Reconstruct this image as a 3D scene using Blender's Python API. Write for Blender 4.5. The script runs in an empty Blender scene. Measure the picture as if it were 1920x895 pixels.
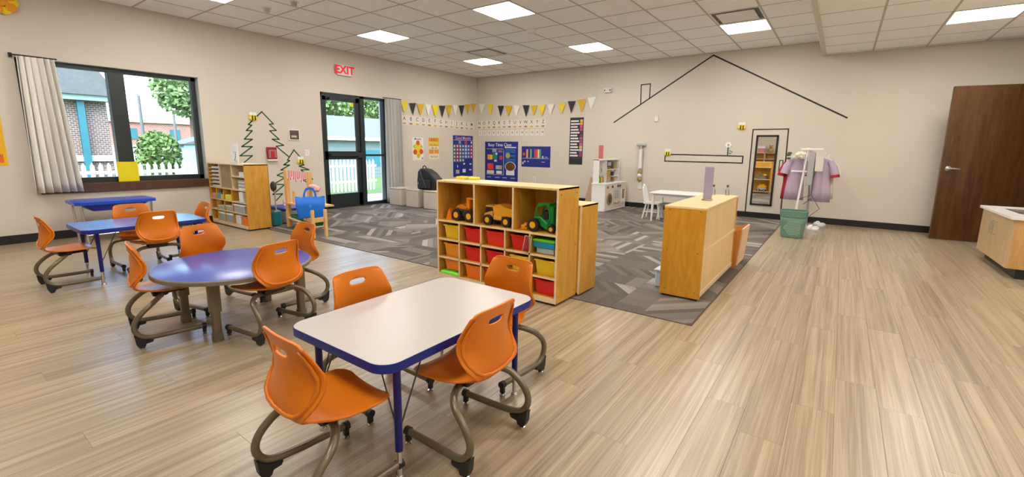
import bpy, math, random
from mathutils import Vector, Matrix
random.seed(4)
PI = math.pi
sc = bpy.context.scene
COL = sc.collection
# ------------------------------------------------ camera
cd = bpy.data.cameras.new('camera'); cam = bpy.data.objects.new('camera', cd); COL.objects.link(cam)
cd.sensor_width = 36; cd.lens = 843.2/1920*36; cd.clip_start = .02; cd.clip_end = 300
cd.shift_y = -(447.5-423.7)/1920
def cam_axes(y, p, r):
    cy, sy, cp, sp, cr, sr = math.cos(y), math.sin(y), math.cos(p), math.sin(p), math.cos(r), math.sin(r)
    f = Vector((sy*cp, cy*cp, -sp)); r0 = Vector((cy, -sy, 0)); d0 = f.cross(r0)
    return cr*r0+sr*d0, -sr*r0+cr*d0, f
rx, dx, fx = cam_axes(-.626594, .169264, -.012633)
m = Matrix.Identity(4)
for i in range(3):
    m[i][0] = rx[i]; m[i][1] = -dx[i]; m[i][2] = -fx[i]
m.translation = (7.985, -9.36, 1.205)
cam.matrix_world = m; sc.camera = cam
# ------------------------------------------------ world, sun, exposure
SKY, SUN, EXPO, LIGHT = .62, 5.0, 1.30, 12.0
sc.view_settings.view_transform = 'Standard'; sc.view_settings.look = 'None'
sc.view_settings.exposure = EXPO; sc.view_settings.gamma = 1
w = bpy.data.worlds.new('world'); sc.world = w; w.use_nodes = True
nt = w.node_tree; nt.nodes.clear()
o_ = nt.nodes.new('ShaderNodeOutputWorld'); b_ = nt.nodes.new('ShaderNodeBackground')
s_ = nt.nodes.new('ShaderNodeTexSky'); s_.sky_type = 'NISHITA'; s_.sun_disc = False
s_.sun_elevation = math.radians(48); s_.sun_rotation = math.radians(120); s_.dust_density = 2.5; s_.air_density = 1.0
b_.inputs['Strength'].default_value = SKY
nt.links.new(s_.outputs[0], b_.inputs[0]); nt.links.new(b_.outputs[0], o_.inputs[0])
sd = bpy.data.lights.new('sun', 'SUN'); sd.energy = SUN; sd.angle = .02; sd.color = (1, .95, .86)
sun = bpy.data.objects.new('sun', sd); COL.objects.link(sun)
sun.rotation_euler = Vector((-.15, .8, -1)).to_track_quat('-Z', 'Y').to_euler()
# ------------------------------------------------ materials
MATS = {}
def mat(name, col, rough=.5, metal=0., var=.06, scale=8., bump=0., spec=.5, emit=None, strength=1., coat=0.):
    if name in MATS: return MATS[name]
    M = bpy.data.materials.new(name); M.use_nodes = True; n = M.node_tree.nodes; l = M.node_tree.links
    b = n['Principled BSDF']; b.inputs['Roughness'].default_value = rough; b.inputs['Metallic'].default_value = metal
    b.inputs['Specular IOR Level'].default_value = spec; b.inputs['Coat Weight'].default_value = coat
    tc = n.new('ShaderNodeTexCoord'); ns = n.new('ShaderNodeTexNoise'); ns.inputs['Scale'].default_value = scale; ns.inputs['Detail'].default_value = 4
    l.new(tc.outputs['Object'], ns.inputs['Vector'])
    mx = n.new('ShaderNodeMix'); mx.data_type = 'RGBA'
    mx.inputs[6].default_value = (*[max(0, c*(1-var)) for c in col], 1); mx.inputs[7].default_value = (*[min(1, c*(1+var)) for c in col], 1)
    l.new(ns.outputs['Fac'], mx.inputs[0]); l.new(mx.outputs[2], b.inputs['Base Color'])
    if bump:
        bp = n.new('ShaderNodeBump'); bp.inputs['Strength'].default_value = bump; bp.inputs['Distance'].default_value = .004
        n2 = n.new('ShaderNodeTexNoise'); n2.inputs['Scale'].default_value = scale*12; l.new(tc.outputs['Object'], n2.inputs['Vector'])
        l.new(n2.outputs['Fac'], bp.inputs['Height']); l.new(bp.outputs[0], b.inputs['Normal'])
    if emit:
        b.inputs['Emission Color'].default_value = (*emit, 1); b.inputs['Emission Strength'].default_value = strength
    MATS[name] = M; return M
def wood(name, c1, c2, stretch=(3, 3, .35), scale=9., rough=.38, dist=1.2, rand=False, fine=.4):
    if name in MATS: return MATS[name]
    M = bpy.data.materials.new(name); M.use_nodes = True; n = M.node_tree.nodes; l = M.node_tree.links
    b = n['Principled BSDF']; b.inputs['Roughness'].default_value = rough
    tc = n.new('ShaderNodeTexCoord'); mp = n.new('ShaderNodeMapping'); mp.inputs['Scale'].default_value = stretch
    l.new(tc.outputs['Object'], mp.inputs['Vector'])
    oi = n.new('ShaderNodeObjectInfo')
    if rand:
        ml = n.new('ShaderNodeMath'); ml.operation = 'MULTIPLY'; ml.inputs[1].default_value = 37.
        l.new(oi.outputs['Random'], ml.inputs[0]); l.new(ml.outputs[0], mp.inputs['Location'])
    ns = n.new('ShaderNodeTexNoise'); ns.inputs['Scale'].default_value = scale; ns.inputs['Detail'].default_value = 5; ns.inputs['Distortion'].default_value = dist
    l.new(mp.outputs[0], ns.inputs['Vector'])
    n2 = n.new('ShaderNodeTexNoise'); n2.inputs['Scale'].default_value = scale*5; n2.inputs['Detail'].default_value = 2; l.new(mp.outputs[0], n2.inputs['Vector'])
    mf = n.new('ShaderNodeMix'); mf.data_type = 'FLOAT'; mf.inputs[0].default_value = fine
    l.new(ns.outputs['Fac'], mf.inputs[2]); l.new(n2.outputs['Fac'], mf.inputs[3])
    cr = n.new('ShaderNodeValToRGB'); cr.color_ramp.elements[0].position = .34; cr.color_ramp.elements[1].position = .66
    cr.color_ramp.elements[0].color = (*c1, 1); cr.color_ramp.elements[1].color = (*c2, 1)
    l.new(mf.outputs[0], cr.inputs[0])
    out = cr.outputs[0]
    if rand:
        mr = n.new('ShaderNodeMapRange'); mr.inputs['To Min'].default_value = .93; mr.inputs['To Max'].default_value = 1.06
        l.new(oi.outputs['Random'], mr.inputs['Value'])
        hs = n.new('ShaderNodeHueSaturation'); l.new(out, hs.inputs['Color']); l.new(mr.outputs[0], hs.inputs['Value']); out = hs.outputs[0]
    l.new(out, b.inputs['Base Color'])
    bp = n.new('ShaderNodeBump'); bp.inputs['Strength'].default_value = .08; bp.inputs['Distance'].default_value = .002
    l.new(mf.outputs[0], bp.inputs['Height']); l.new(bp.outputs[0], b.inputs['Normal'])
    MATS[name] = M; return M
def glass_mat(name='window_glass', tint=(.93, .97, .97), t=.0):
    if name in MATS: return MATS[name]
    M = bpy.data.materials.new(name); M.use_nodes = True; n = M.node_tree.nodes; l = M.node_tree.links; n.clear()
    o = n.new('ShaderNodeOutputMaterial'); tr = n.new('ShaderNodeBsdfTransparent'); tr.inputs[0].default_value = (*tint, 1)
    g = n.new('ShaderNodeBsdfGlossy'); g.inputs['Roughness'].default_value = .02; mx = n.new('ShaderNodeMixShader')
    fr = n.new('ShaderNodeFresnel'); fr.inputs['IOR'].default_value = 1.35
    ad = n.new('ShaderNodeMath'); ad.operation = 'ADD'; ad.inputs[1].default_value = t; ad.use_clamp = True
    l.new(fr.outputs[0], ad.inputs[0]); l.new(ad.outputs[0], mx.inputs[0]); l.new(tr.outputs[0], mx.inputs[1]); l.new(g.outputs[0], mx.inputs[2]); l.new(mx.outputs[0], o.inputs[0])
    MATS[name] = M; return M
def carpet_mat():
    M = bpy.data.materials.new('carpet_tile'); M.use_nodes = True; n = M.node_tree.nodes; l = M.node_tree.links
    b = n['Principled BSDF']; b.inputs['Roughness'].default_value = .82; b.inputs['Specular IOR Level'].default_value = .35
    tc = n.new('ShaderNodeTexCoord'); oi = n.new('ShaderNodeObjectInfo')
    def math_(op, a, bb):
        q = n.new('ShaderNodeMath'); q.operation = op
        for i, v in enumerate((a, bb)):
            if v is None: continue
            if isinstance(v, (int, float)): q.inputs[i].default_value = v
            else: l.new(v, q.inputs[i])
        return q.outputs[0]
    def stripes(ang_src, off, freq):
        vr = n.new('ShaderNodeVectorRotate'); vr.rotation_type = 'Z_AXIS'
        l.new(tc.outputs['Object'], vr.inputs['Vector']); l.new(ang_src, vr.inputs['Angle'])
        sp = n.new('ShaderNodeSeparateXYZ'); l.new(vr.outputs[0], sp.inputs[0])
        fl = math_('FLOOR', math_('MULTIPLY', sp.outputs[0], freq), None)
        wn = n.new('ShaderNodeTexWhiteNoise'); wn.noise_dimensions = '2D'
        cx = n.new('ShaderNodeCombineXYZ'); l.new(fl, cx.inputs[0]); l.new(math_('ADD', math_('MULTIPLY', oi.outputs['Random'], 91.), off), cx.inputs[1])
        l.new(cx.outputs[0], wn.inputs['Vector']); return wn.outputs['Value'], sp.outputs[1]
    r8 = math_('MULTIPLY', math_('FLOOR', math_('MULTIPLY', oi.outputs['Random'], 8.), None), PI/4)
    s1, y1 = stripes(r8, 3., 15.)
    r8b = math_('ADD', r8, PI/4)
    s2, y2 = stripes(r8b, 17., 6.)
    msk = math_('GREATER_THAN', y2, math_('MULTIPLY', math_('SUBTRACT', oi.outputs['Random'], .5), .35))
    mx = n.new('ShaderNodeMix'); mx.data_type = 'FLOAT'; l.new(msk, mx.inputs[0]); l.new(math_('POWER', s1, 2.2), mx.inputs[2]); l.new(math_('MULTIPLY', s2, .55), mx.inputs[3])
    tv = math_('MULTIPLY', math_('FRACT', math_('MULTIPLY', oi.outputs['Random'], 57.3), None), .3)
    v = math_('ADD', math_('MULTIPLY', mx.outputs[0], .8), tv)
    nz = n.new('ShaderNodeTexNoise'); nz.inputs['Scale'].default_value = 160; l.new(tc.outputs['Object'], nz.inputs['Vector'])
    v = math_('ADD', v, math_('MULTIPLY', math_('SUBTRACT', nz.outputs['Fac'], .5), .35))
    cr = n.new('ShaderNodeValToRGB'); e = cr.color_ramp.elements
    e[0].position = .05; e[0].color = (.075, .064, .055, 1); e[1].position = 1.; e[1].color = (.40, .37, .335, 1)
    k = e.new(.5); k.color = (.19, .165, .143, 1)
    l.new(v, cr.inputs[0]); l.new(cr.outputs[0], b.inputs['Base Color'])
    bp = n.new('ShaderNodeBump'); bp.inputs['Strength'].default_value = .4; bp.inputs['Distance'].default_value = .004
    l.new(nz.outputs['Fac'], bp.inputs['Height']); l.new(bp.outputs[0], b.inputs['Normal'])
    return M
WALL = mat('wall_paint', (.675, .615, .53), .55, var=.02, scale=1.5, bump=.05)
TILE = mat('ceiling_tile', (.96, .955, .945), .9, var=.03, scale=40, bump=.3)
GRID = mat('ceiling_grid', (.50, .45, .38), .5)
WHITE = mat('white_plastic', (.80, .79, .77), .4)
WLAM = mat('white_laminate', (.85, .85, .85), .3)
BLACK = mat('black_rubber', (.012, .011, .012), .45)
BASEB = mat('black_vinyl', (.012, .010, .010), .4)
DKFR = mat('dark_bronze_aluminium', (.012, .022, .024), .32, spec=.6)
CHROME = mat('chrome', (.72, .72, .74), .14, metal=1.)
STEEL = mat('brushed_steel', (.55, .54, .52), .28, metal=1.)
ORANGE = mat('orange_plastic', (.66, .175, .0025), .36, var=.03, spec=.5)
TAUPE = mat('taupe_metal', (.175, .14, .09), .32, metal=.35)
BLUEP = mat('royal_blue_enamel', (.002, .004, .14), .3)
BLUEEDGE = mat('blue_edge_band', (.0015, .016, .21), .35)
TOPW = mat('speckled_white_laminate', (.47, .43, .41), .32, var=.03, scale=260)
TOPB = mat('periwinkle_laminate', (.06, .10, .42), .27, var=.04, scale=200)
TOPB2 = mat('blue_laminate', (.04, .14, .50), .2, var=.04, scale=200)
MAPLE = wood('maple_plywood', (.56, .27, .026), (.70, .385, .065), (2.2, 2.2, .45), 4, .36, 1.6)
MAPLEF = wood('maple_face', (.72, .50, .22), (.82, .61, .32), (2.2, 2.2, .3), 5, .35)
MAPLEE = wood('maple_edge', (.72, .55, .33), (.82, .68, .46), (3, 3, 3), 9, .4)
DOORW = wood('dark_walnut_veneer', (.055, .018, .005), (.135, .055, .015), (5, 5, .35), 3.5, .33, .8)
OAK = wood('pale_oak_laminate', (.46, .31, .16), (.60, .43, .25), (4, 4, .35), 5, .4)
SILLW = wood('walnut_sill', (.06, .025, .015), (.13, .055, .03), (1, 8, 8), 5, .35)
PINE = wood('pine', (.70, .40, .14), (.80, .52, .22), (4, 4, .4), 5, .4)
PLANK = wood('oak_vinyl_plank', (.205, .148, .084), (.455, .365, .245), (10, .13, 10), 3.2, .32, .3, rand=True, fine=.42)
PLANK.node_tree.nodes['Principled BSDF'].inputs['Specular IOR Level'].default_value = .85
CARPET = carpet_mat()
GLASS = glass_mat(); ACRY = glass_mat('clear_acrylic', (.9, .93, .96), .12)
LENS = mat('led_diffuser', (1, 1, 1), .5, emit=(1, .945, .87), strength=LIGHT)
TAPE = mat('black_tape', (.015, .013, .013), .5); GTAPE = mat('dark_green_tape', (.015, .095, .035), .5)
YEL = mat('yellow', (.86, .68, .01), .5); GOLD = mat('gold_glitter', (.70, .43, .01), .45, var=.3, scale=60); BLK = mat('black_paper', (.02, .02, .024), .6); WHT = mat('white_paper', (.85, .84, .80), .6)
NAVY = mat('navy_fabric', (.010, .025, .24), .6); RED = mat('red_plastic', (.72, .012, .012), .32); RED2 = mat('bright_red_plastic', (.85, .03, .01), .3)
ORP = mat('orange_bin_plastic', (.9, .20, .01), .32); AMB = mat('amber_bin_plastic', (.85, .33, .01), .32); YELP = mat('yellow_bin_plastic', (.85, .60, .02), .32)
LIME = mat('lime_plastic', (.16, .75, .03), .35); GREEN = mat('tractor_green', (.01, .30, .06), .3); TRY = mat('toy_yellow', (.85, .44, .02), .35)
DGREY = mat('dark_grey_plastic', (.05, .055, .06), .45); GREY = mat('grey_plastic', (.45, .45, .46), .45)
# ------------------------------------------------ mesh helpers
class MB:
    def __init__(s): s.v = []; s.f = []; s.m = []; s.cur = 0
    def add(s, vs, fs):
        o = len(s.v); s.v += [tuple(v) for v in vs]
        for f in fs: s.f.append([i+o for i in f]); s.m.append(s.cur)
        return s
    def box(s, x0, y0, z0, x1, y1, z1):
        x0, x1 = sorted((x0, x1)); y0, y1 = sorted((y0, y1)); z0, z1 = sorted((z0, z1))
        return s.add([(x0,y0,z0),(x1,y0,z0),(x1,y1,z0),(x0,y1,z0),(x0,y0,z1),(x1,y0,z1),(x1,y1,z1),(x0,y1,z1)],
                     [(0,3,2,1),(4,5,6,7),(0,1,5,4),(1,2,6,5),(2,3,7,6),(3,0,4,7)])
    def bbox(s, x0, y0, z0, x1, y1, z1, b=.004):
        # box with chamfered edges
        x0, x1 = sorted((x0, x1)); y0, y1 = sorted((y0, y1)); z0, z1 = sorted((z0, z1))
        b = min(b, (x1-x0)*.45, (y1-y0)*.45, (z1-z0)*.45)
        rings = [(z0, b), (z0+b, 0), (z1-b, 0), (z1, b)]; vs = []
        for z, i in rings:
            X0, X1, Y0, Y1 = x0+i, x1-i, y0+i, y1-i
            vs += [(X0+b,Y0,z),(X1-b,Y0,z),(X1,Y0+b,z),(X1,Y1-b,z),(X1-b,Y1,z),(X0+b,Y1,z),(X0,Y1-b,z),(X0,Y0+b,z)]
        fs = [tuple(range(7, -1, -1)), tuple(range(24, 32))]
        for r in range(3):
            for k in range(8):
                a = r*8+k; c = r*8+(k+1) % 8; fs.append((a, c, c+8, a+8))
        return s.add(vs, fs)
    def prism(s, pts, z0, z1, axis=2):
        n = len(pts); vs = []
        for z in (z0, z1):
            for p in pts:
                vs.append({2: (p[0], p[1], z), 1: (p[0], z, p[1]), 0: (z, p[0], p[1])}[axis])
        fs = [tuple(range(n-1, -1, -1)), tuple(range(n, 2*n))] + [(i, (i+1) % n, n+(i+1) % n, n+i) for i in range(n)]
        if axis == 1: fs = [tuple(reversed(f)) for f in fs]
        return s.add(vs, fs)
    def tube(s, pts, r, n=10, cap=True, ry=None):
        pts = [Vector(p) for p in pts]; rs = r if isinstance(r, (list, tuple)) else [r]*len(pts)
        up = None; vs = []
        for i, p in enumerate(pts):
            d = (pts[min(i+1, len(pts)-1)]-pts[max(i-1, 0)]).normalized()
            if up is None:
                up = Vector((0, 0, 1)) if abs(d.z) < .9 else Vector((1, 0, 0))
            a = d.cross(up)
            if a.length < 1e-5: a = d.cross(Vector((0, 1, 0)))
            a.normalize(); b = a.cross(d).normalized(); up = b
            for k in range(n):
                t = 2*PI*k/n; vs.append(p+a*math.cos(t)*rs[i]+b*math.sin(t)*rs[i])
        fs = []
        for i in range(len(pts)-1):
            for k in range(n):
                fs.append((i*n+k, i*n+(k+1) % n, (i+1)*n+(k+1) % n, (i+1)*n+k))
        if cap: fs += [tuple(range(n-1, -1, -1)), tuple(range((len(pts)-1)*n, len(pts)*n))]
        return s.add(vs, fs)
    def cyl(s, a, b, r, n=14, r2=None): return s.tube([a, b], [r, r if r2 is None else r2], n)
    def lathe(s, prof, c=(0, 0, 0), n=20, sx=1., sy=1.):
        vs = []; fs = []
        for r, z in prof:
            for k in range(n):
                t = 2*PI*k/n; vs.append((c[0]+r*math.cos(t)*sx, c[1]+r*math.sin(t)*sy, c[2]+z))
        for i in range(len(prof)-1):
            for k in range(n): fs.append((i*n+k, i*n+(k+1) % n, (i+1)*n+(k+1) % n, (i+1)*n+k))
        fs += [tuple(range(n-1, -1, -1)), tuple(range((len(prof)-1)*n, len(prof)*n))]
        return s.add(vs, fs)
    def ball(s, c, rx_, ry_=None, rz_=None, n=14, jit=0):
        ry_ = ry_ or rx_; rz_ = rz_ or rx_; h = n//2; vs = []; fs = []
        for i in range(1, h):
            a = PI*i/h
            for k in range(n):
                t = 2*PI*k/n; j = 1+random.uniform(-jit, jit); vs.append((c[0]+rx_*j*math.sin(a)*math.cos(t), c[1]+ry_*j*math.sin(a)*math.sin(t), c[2]+rz_*j*math.cos(a)))
        vs += [(c[0], c[1], c[2]+rz_), (c[0], c[1], c[2]-rz_)]; T = len(vs)-2
        for i in range(h-2):
            for k in range(n): fs.append((i*n+k, (i+1)*n+k, (i+1)*n+(k+1) % n, i*n+(k+1) % n))
        for k in range(n):
            fs.append((T, k, (k+1) % n)); fs.append((T+1, (h-2)*n+(k+1) % n, (h-2)*n+k))
        return s.add(vs, fs)
    def xf(s, M):
        s.v = [tuple(M @ Vector(v)) for v in s.v]; return s
    def mesh(s, name, mats, smooth=False):
        me = bpy.data.meshes.new(name); me.from_pydata(s.v, [], s.f)
        if not isinstance(mats, (list, tuple)): mats = [mats]
        for q in mats: me.materials.append(q)
        if len(mats) > 1: me.polygons.foreach_set('material_index', s.m)
        if smooth:
            me.polygons.foreach_set('use_smooth', [True]*len(me.polygons))
            if smooth != 2: me.set_sharp_from_angle(angle=math.radians(38))
        me.update(); return me
def tag(o, label=None, cat=None, group=None, kind=None):
    for k, v in (('label', label), ('category', cat), ('group', group), ('kind', kind)):
        if v: o[k] = v
    return o
def obj(name, mb, mats, parent=None, smooth=False, loc=(0, 0, 0), rz=0):
    me = mb if isinstance(mb, bpy.types.Mesh) else mb.mesh(name, mats, smooth)
    o = bpy.data.objects.new(name, me); COL.objects.link(o); o.location = loc; o.rotation_euler = (0, 0, rz)
    if parent: o.parent = parent
    return o
def thing(name, label, cat, loc=(0, 0, 0), rz=0, group=None):
    o = bpy.data.objects.new(name, None); COL.objects.link(o); o.location = loc; o.rotation_euler = (0, 0, rz); o.empty_display_size = .1
    return tag(o, label, cat, group)
def struct(name, mb, mats, parent=None, smooth=False):
    o = obj(name, mb, mats, parent, smooth)
    if not parent: o['kind'] = 'structure'
    return o
def dup(root, loc, rz=0, label=None, group=None):
    r = root.copy(); COL.objects.link(r); r.location = loc; r.rotation_euler = (0, 0, rz)
    if label: r['label'] = label
    if group: r['group'] = group
    for ch in list(root.children):
        c = ch.copy(); COL.objects.link(c); c.parent = r
        for g in ch.children:
            d = g.copy(); COL.objects.link(d); d.parent = c
    return r
def text(s, size, m, parent, loc, rot, name='lettering', ext=.0006, align='CENTER'):
    cu = bpy.data.curves.new(name, 'FONT'); cu.body = s; cu.size = size; cu.align_x = align; cu.align_y = 'CENTER'; cu.extrude = ext
    cu.resolution_u = 3; cu.offset = .018*size if False else .03*size if s == 'EXIT' else .008*size
    t = bpy.data.objects.new(name, cu); COL.objects.link(t)
    dg = bpy.context.evaluated_depsgraph_get(); me = bpy.data.meshes.new_from_object(t.evaluated_get(dg))
    bpy.data.objects.remove(t); me.name = name; me.materials.clear(); me.materials.append(m)
    o = obj(name, me, m, parent, loc=loc); o.rotation_euler = rot; return o
RL = (PI/2, 0, PI/2)      # text / flat art readable on the left wall (faces +x)
RB = (PI/2, 0, 0)         # on the back wall (faces -y)
def rrect(w, h, r, n=5, cx=0, cy=0):
    pts = []
    for qx, qy, a0 in ((w/2-r, h/2-r, 0), (-w/2+r, h/2-r, PI/2), (-w/2+r, -h/2+r, PI), (w/2-r, -h/2+r, 1.5*PI)):
        for k in range(n+1):
            a = a0+PI/2*k/n; pts.append((cx+qx+r*math.cos(a), cy+qy+r*math.sin(a)))
    return pts
# ------------------------------------------------ the room
H, HS, XR, YR = 3.03, 2.80, 10.04, -12.5
slab = struct('floor', MB().box(-.25, YR-.2, -.12, XR+.2, .25, -.012), mat('concrete_screed', (.25, .22, .19), .8))
cx1, cy0 = 7.248, -6.193      # carpet corner
# planks run along y
PW, PL = .172, 1.22
plank_me = {}
def plank_mesh(wd, ln, i):
    k = (round(wd, 3), round(ln, 3))
    if k not in plank_me:
        plank_me[k] = MB().bbox(.0003, .0003, -.012, wd-.0003, ln-.0003, 0, .0005).mesh('plank', PLANK)
    return plank_me[k]
rest = MB(); np_ = 0; spots = []
x = 0.
i = 0
while x < XR-.01:
    wd = min(PW, XR-x)
    top = 0. if x+wd/2 > cx1 else cy0
    y = top+[0, .41, .83, .62, .21][i % 5]
    while y > YR:
        y1 = min(y, top); y0 = max(y-PL, YR)
        if y1-y0 > .02: spots.append((x, y0, wd if not (x < cx1 < x+wd) else wd, y1-y0))
        y -= PL
    x += wd; i += 1
camv = Vector((7.985, -9.36))
def vis(s):
    c = Vector((s[0]+s[2]/2, s[1]+s[3]/2))-camv
    f = Vector((-.586, .81)); d = c.normalized().dot(f)
    return (0 if (d > .48) else 50)+c.length
spots.sort(key=vis)
for k, (px, py, wd, ln) in enumerate(spots):
    if k < 298: obj('floor_plank', plank_mesh(wd, ln, k), PLANK, slab, loc=(px, py, 0))
    else: rest.bbox(px+.0006, py+.0006, -.012, px+wd-.0006, py+ln-.0006, 0, .0012)
if rest.v:
    ro = obj('far_planks', rest, PLANK, slab); ro['kind'] = 'stuff'
# carpet tiles
cs = .6
nx = 12; ny = 10; tw = (cx1-.0)/nx; th = -cy0/ny
cme = MB().bbox(-tw/2+.0004, -th/2+.0004, -.012, tw/2-.0004, th/2-.0004, .004, .0012).mesh('carpet_tile', CARPET)
for a in range(nx):
    for b in range(ny):
        obj('carpet_tile', cme, CARPET, slab, loc=(a*tw+tw/2, cy0+b*th+th/2, 0))
cedge = MB().bbox(0, cy0-.012, -.005, cx1+.006, cy0, .006, .002).bbox(cx1, cy0-.012, -.005, cx1+.012, 0, .006, .002)
obj('carpet_edge_strip', cedge, mat('brown_reducer', (.08, .055, .04), .5), slab)
# walls
wl = MB()
WY0, WY1, WZ0, WZ1 = -8.33, -6.445, .69, 2.21
DY0, DY1, DZ1 = -4.47, -2.98, 2.215
T = .22
wl.box(-T, YR, 0, 0, WY0, H+.2).box(-T, WY0, 0, 0, WY1, WZ0).box(-T, WY0, WZ1, 0, WY1, H+.2).box(-T, WY1, 0, 0, DY0, H+.2).box(-T, DY0, DZ1, 0, DY1, H+.2).box(-T, DY1, 0, 0, 0, H+.2)
struct('wall_left', wl, WALL)
struct('wall_back', MB().box(-T, 0, 0, XR+T, T, H+.2), WALL)
struct('wall_rear', MB().box(-T, YR-T, 0, XR+T, YR, H+.2), WALL)
RDY0, RDY1 = -1.44, -.49
wr = MB().box(XR, YR, 0, XR+T, RDY0, H+.2).box(XR, RDY1, 0, XR+T, 0, H+.2).box(XR, RDY0, 2.16, XR+T, RDY1, H+.2)
struct('wall_right', wr, WALL)
struct('wall_corridor', MB().box(XR+1.4, -2.6, 0, XR+1.5, .4, H).box(XR+T, .0, 0, XR+1.5, .1, H).box(XR+T, -2.6, 0, XR+1.5, -2.5, H).box(XR+T, -2.6, H-.1, XR+1.5, .1, H).box(XR, -2.6, -.1, XR+1.5, .1, -.002), WALL)
tz = .105
struct('baseboard_left', MB().bbox(0, YR, 0, .014, DY0-.0, tz).bbox(0, DY1, 0, .014, 0, tz), BASEB)
struct('baseboard_back', MB().bbox(0, -.014, 0, XR, 0, tz), BASEB)
struct('baseboard_right', MB().bbox(XR-.014, YR, 0, XR, RDY0, tz).bbox(XR-.014, RDY1, 0, XR, 0, tz), BASEB)
# ceiling: lay-in tiles on a grid
SX = 7.56; gx = .63; gy = .65
ceil = struct('ceiling', MB().box(-T, YR-T, H+.06, XR+T, T, H+.25), mat('roof_deck', (.5, .5, .5), .9))
LIGHTS = [(6, 7), (2, 7), (6, 3), (2, 3), (10, 3), (2, 11), (6, 11), (10, 7), (10, 11), (2, 15), (6, 15), (10, 15)]   # column, row (1-based, row counted from back wall)
VENTS = [(3, 4), (10.0, 4)]
vc = {(2, 3), (10, 3)}
def cell_main(i, j): return (gx*i, -gy*(j+1), gx*(i+1), -gy*j)
light_cells = {(c, r-1 if False else r-1) for c, r in LIGHTS}
vent_cells = {(3, 3), (10, 3)}
tme = MB().bbox(-gx/2+.007, -gy/2+.007, 0, gx/2-.007, gy/2-.007, .015, .003).mesh('ceiling_tile', TILE)
bt = MB(); grid = MB()
nj = int(math.ceil(-YR/gy))
for i in range(12):
    for j in range(nj):
        if (i, j) in light_cells or (i, j) in vent_cells: continue
        x0, y0, x1, y1 = cell_main(i, j)
        if y0 > -9.8: obj('ceiling_tile', tme, TILE, ceil, loc=((x0+x1)/2, (y0+y1)/2, H))
        else: bt.box(x0+.012, max(y0+.012, YR), H, x1-.012, y1-.012, H+.015)
for i in range(13): grid.box(gx*i-.012, YR, H-.002, gx*i+.012, 0, H+.03)
for j in range(nj+1): grid.box(0, max(-gy*j-.012, YR), H-.0015, SX, -gy*j+.012, H+.03)
# lowered part
sx = .63; off = -.11
tme2 = MB().bbox(-sx/2+.009, -gy/2+.007, 0, sx/2-.009, gy/2-.007, .015, .003).mesh('ceiling_tile', TILE)
soff_l = {(2, 2), (2, 6), (2, 10), (2, 14)}
for i in range(4):
    for j in range(-1, nj):
        if (i, j) in soff_l: continue
        x0 = SX+sx*i; x1 = min(x0+sx, XR); y1 = off-gy*j; y0 = y1-gy
        if j == -1: y1 = 0
        if y0 > -9.8 and i < 3 and j >= 0: obj('ceiling_tile', tme2, TILE, ceil, loc=((x0+x1)/2, (y0+y1)/2, HS))
        elif x1-x0 > .05 and y1 > YR+.1: bt.box(x0+.012, max(y0+.012, YR), HS, x1-.012, y1-.012, HS+.015)
for i in range(5): grid.box(min(SX+sx*i, XR-.012)-.012, YR, HS-.002, min(SX+sx*i, XR-.012)+.012, 0, HS+.03)
for j in range(nj+1): grid.box(SX, max(off-gy*j-.006, YR), HS-.0015, XR, off-gy*j+.006, HS+.03)
o = obj('far_ceiling_tiles', bt, TILE, ceil); o['kind'] = 'stuff'
obj('tee_grid', grid, GRID, ceil)
struct('trim_1', MB().bbox(SX-.03, YR, HS-.012, SX, 0, H).bbox(SX-.03, YR, HS-.014, SX+.03, 0, HS), mat('fascia_paint', (.66, .6, .52), .5))
def troffer(x0, y0, x1, y1, z, label, group='square ceiling light panels'):
    t = thing('ceiling_light', label, 'ceiling light', ((x0+x1)/2, (y0+y1)/2, z), 0, group)
    a, b = (x1-x0)/2-.004, (y1-y0)/2-.004; f = .018
    fr = MB().bbox(-a, -b, -.008, a, -b+f, .03, .002).bbox(-a, b-f, -.008, a, b, .03, .002).bbox(-a, -b, -.008, -a+f, b, .03, .002).bbox(a-f, -b, -.008, a, b, .03, .002)
    obj('light_frame', fr, WHITE, t)
    obj('diffuser', MB().box(-a+f, -b+f, -.002, a-f, b-f, .012), LENS, t)
LBL = {(6, 7): 'large glowing ceiling light nearest the top edge above the big toy shelf', (2, 7): 'glowing ceiling light above the exit sign side, nearer the window wall',
       (6, 3): 'glowing ceiling light over the play kitchen near the back wall', (2, 3): 'glowing ceiling light closest to the room corner, behind a vent',
       (10, 3): 'glowing ceiling light right of the roof outline peak, below a vent', (2, 11): 'ceiling light cut by the top edge above the tall window'}
for c, r in LIGHTS:
    x0, y0, x1, y1 = cell_main(c, r-1)
    if (c, r) in LBL: troffer(x0, y0, x1, y1, H, LBL[(c, r)])
    else: troffer(x0, y0, x1, y1, H, f'ceiling light out of the picture, {["left","middle","right"][(c-2)//4]} column, {["first","second","third","fourth"][(r-3)//4]} row from the back wall', 'ceiling lights out of view')
for k, (i, j) in enumerate(sorted(soff_l)):
    y1 = off-gy*j
    troffer(SX+sx*i, y1-gy, SX+sx*(i+1), y1, HS, 'glowing light in the lowered ceiling above the dark wooden door' if k == 0 else f'unseen lowered ceiling light, {["","second","third","fourth"][k]} from the back wall', None if k == 0 else 'lowered ceiling lights out of view')
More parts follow.
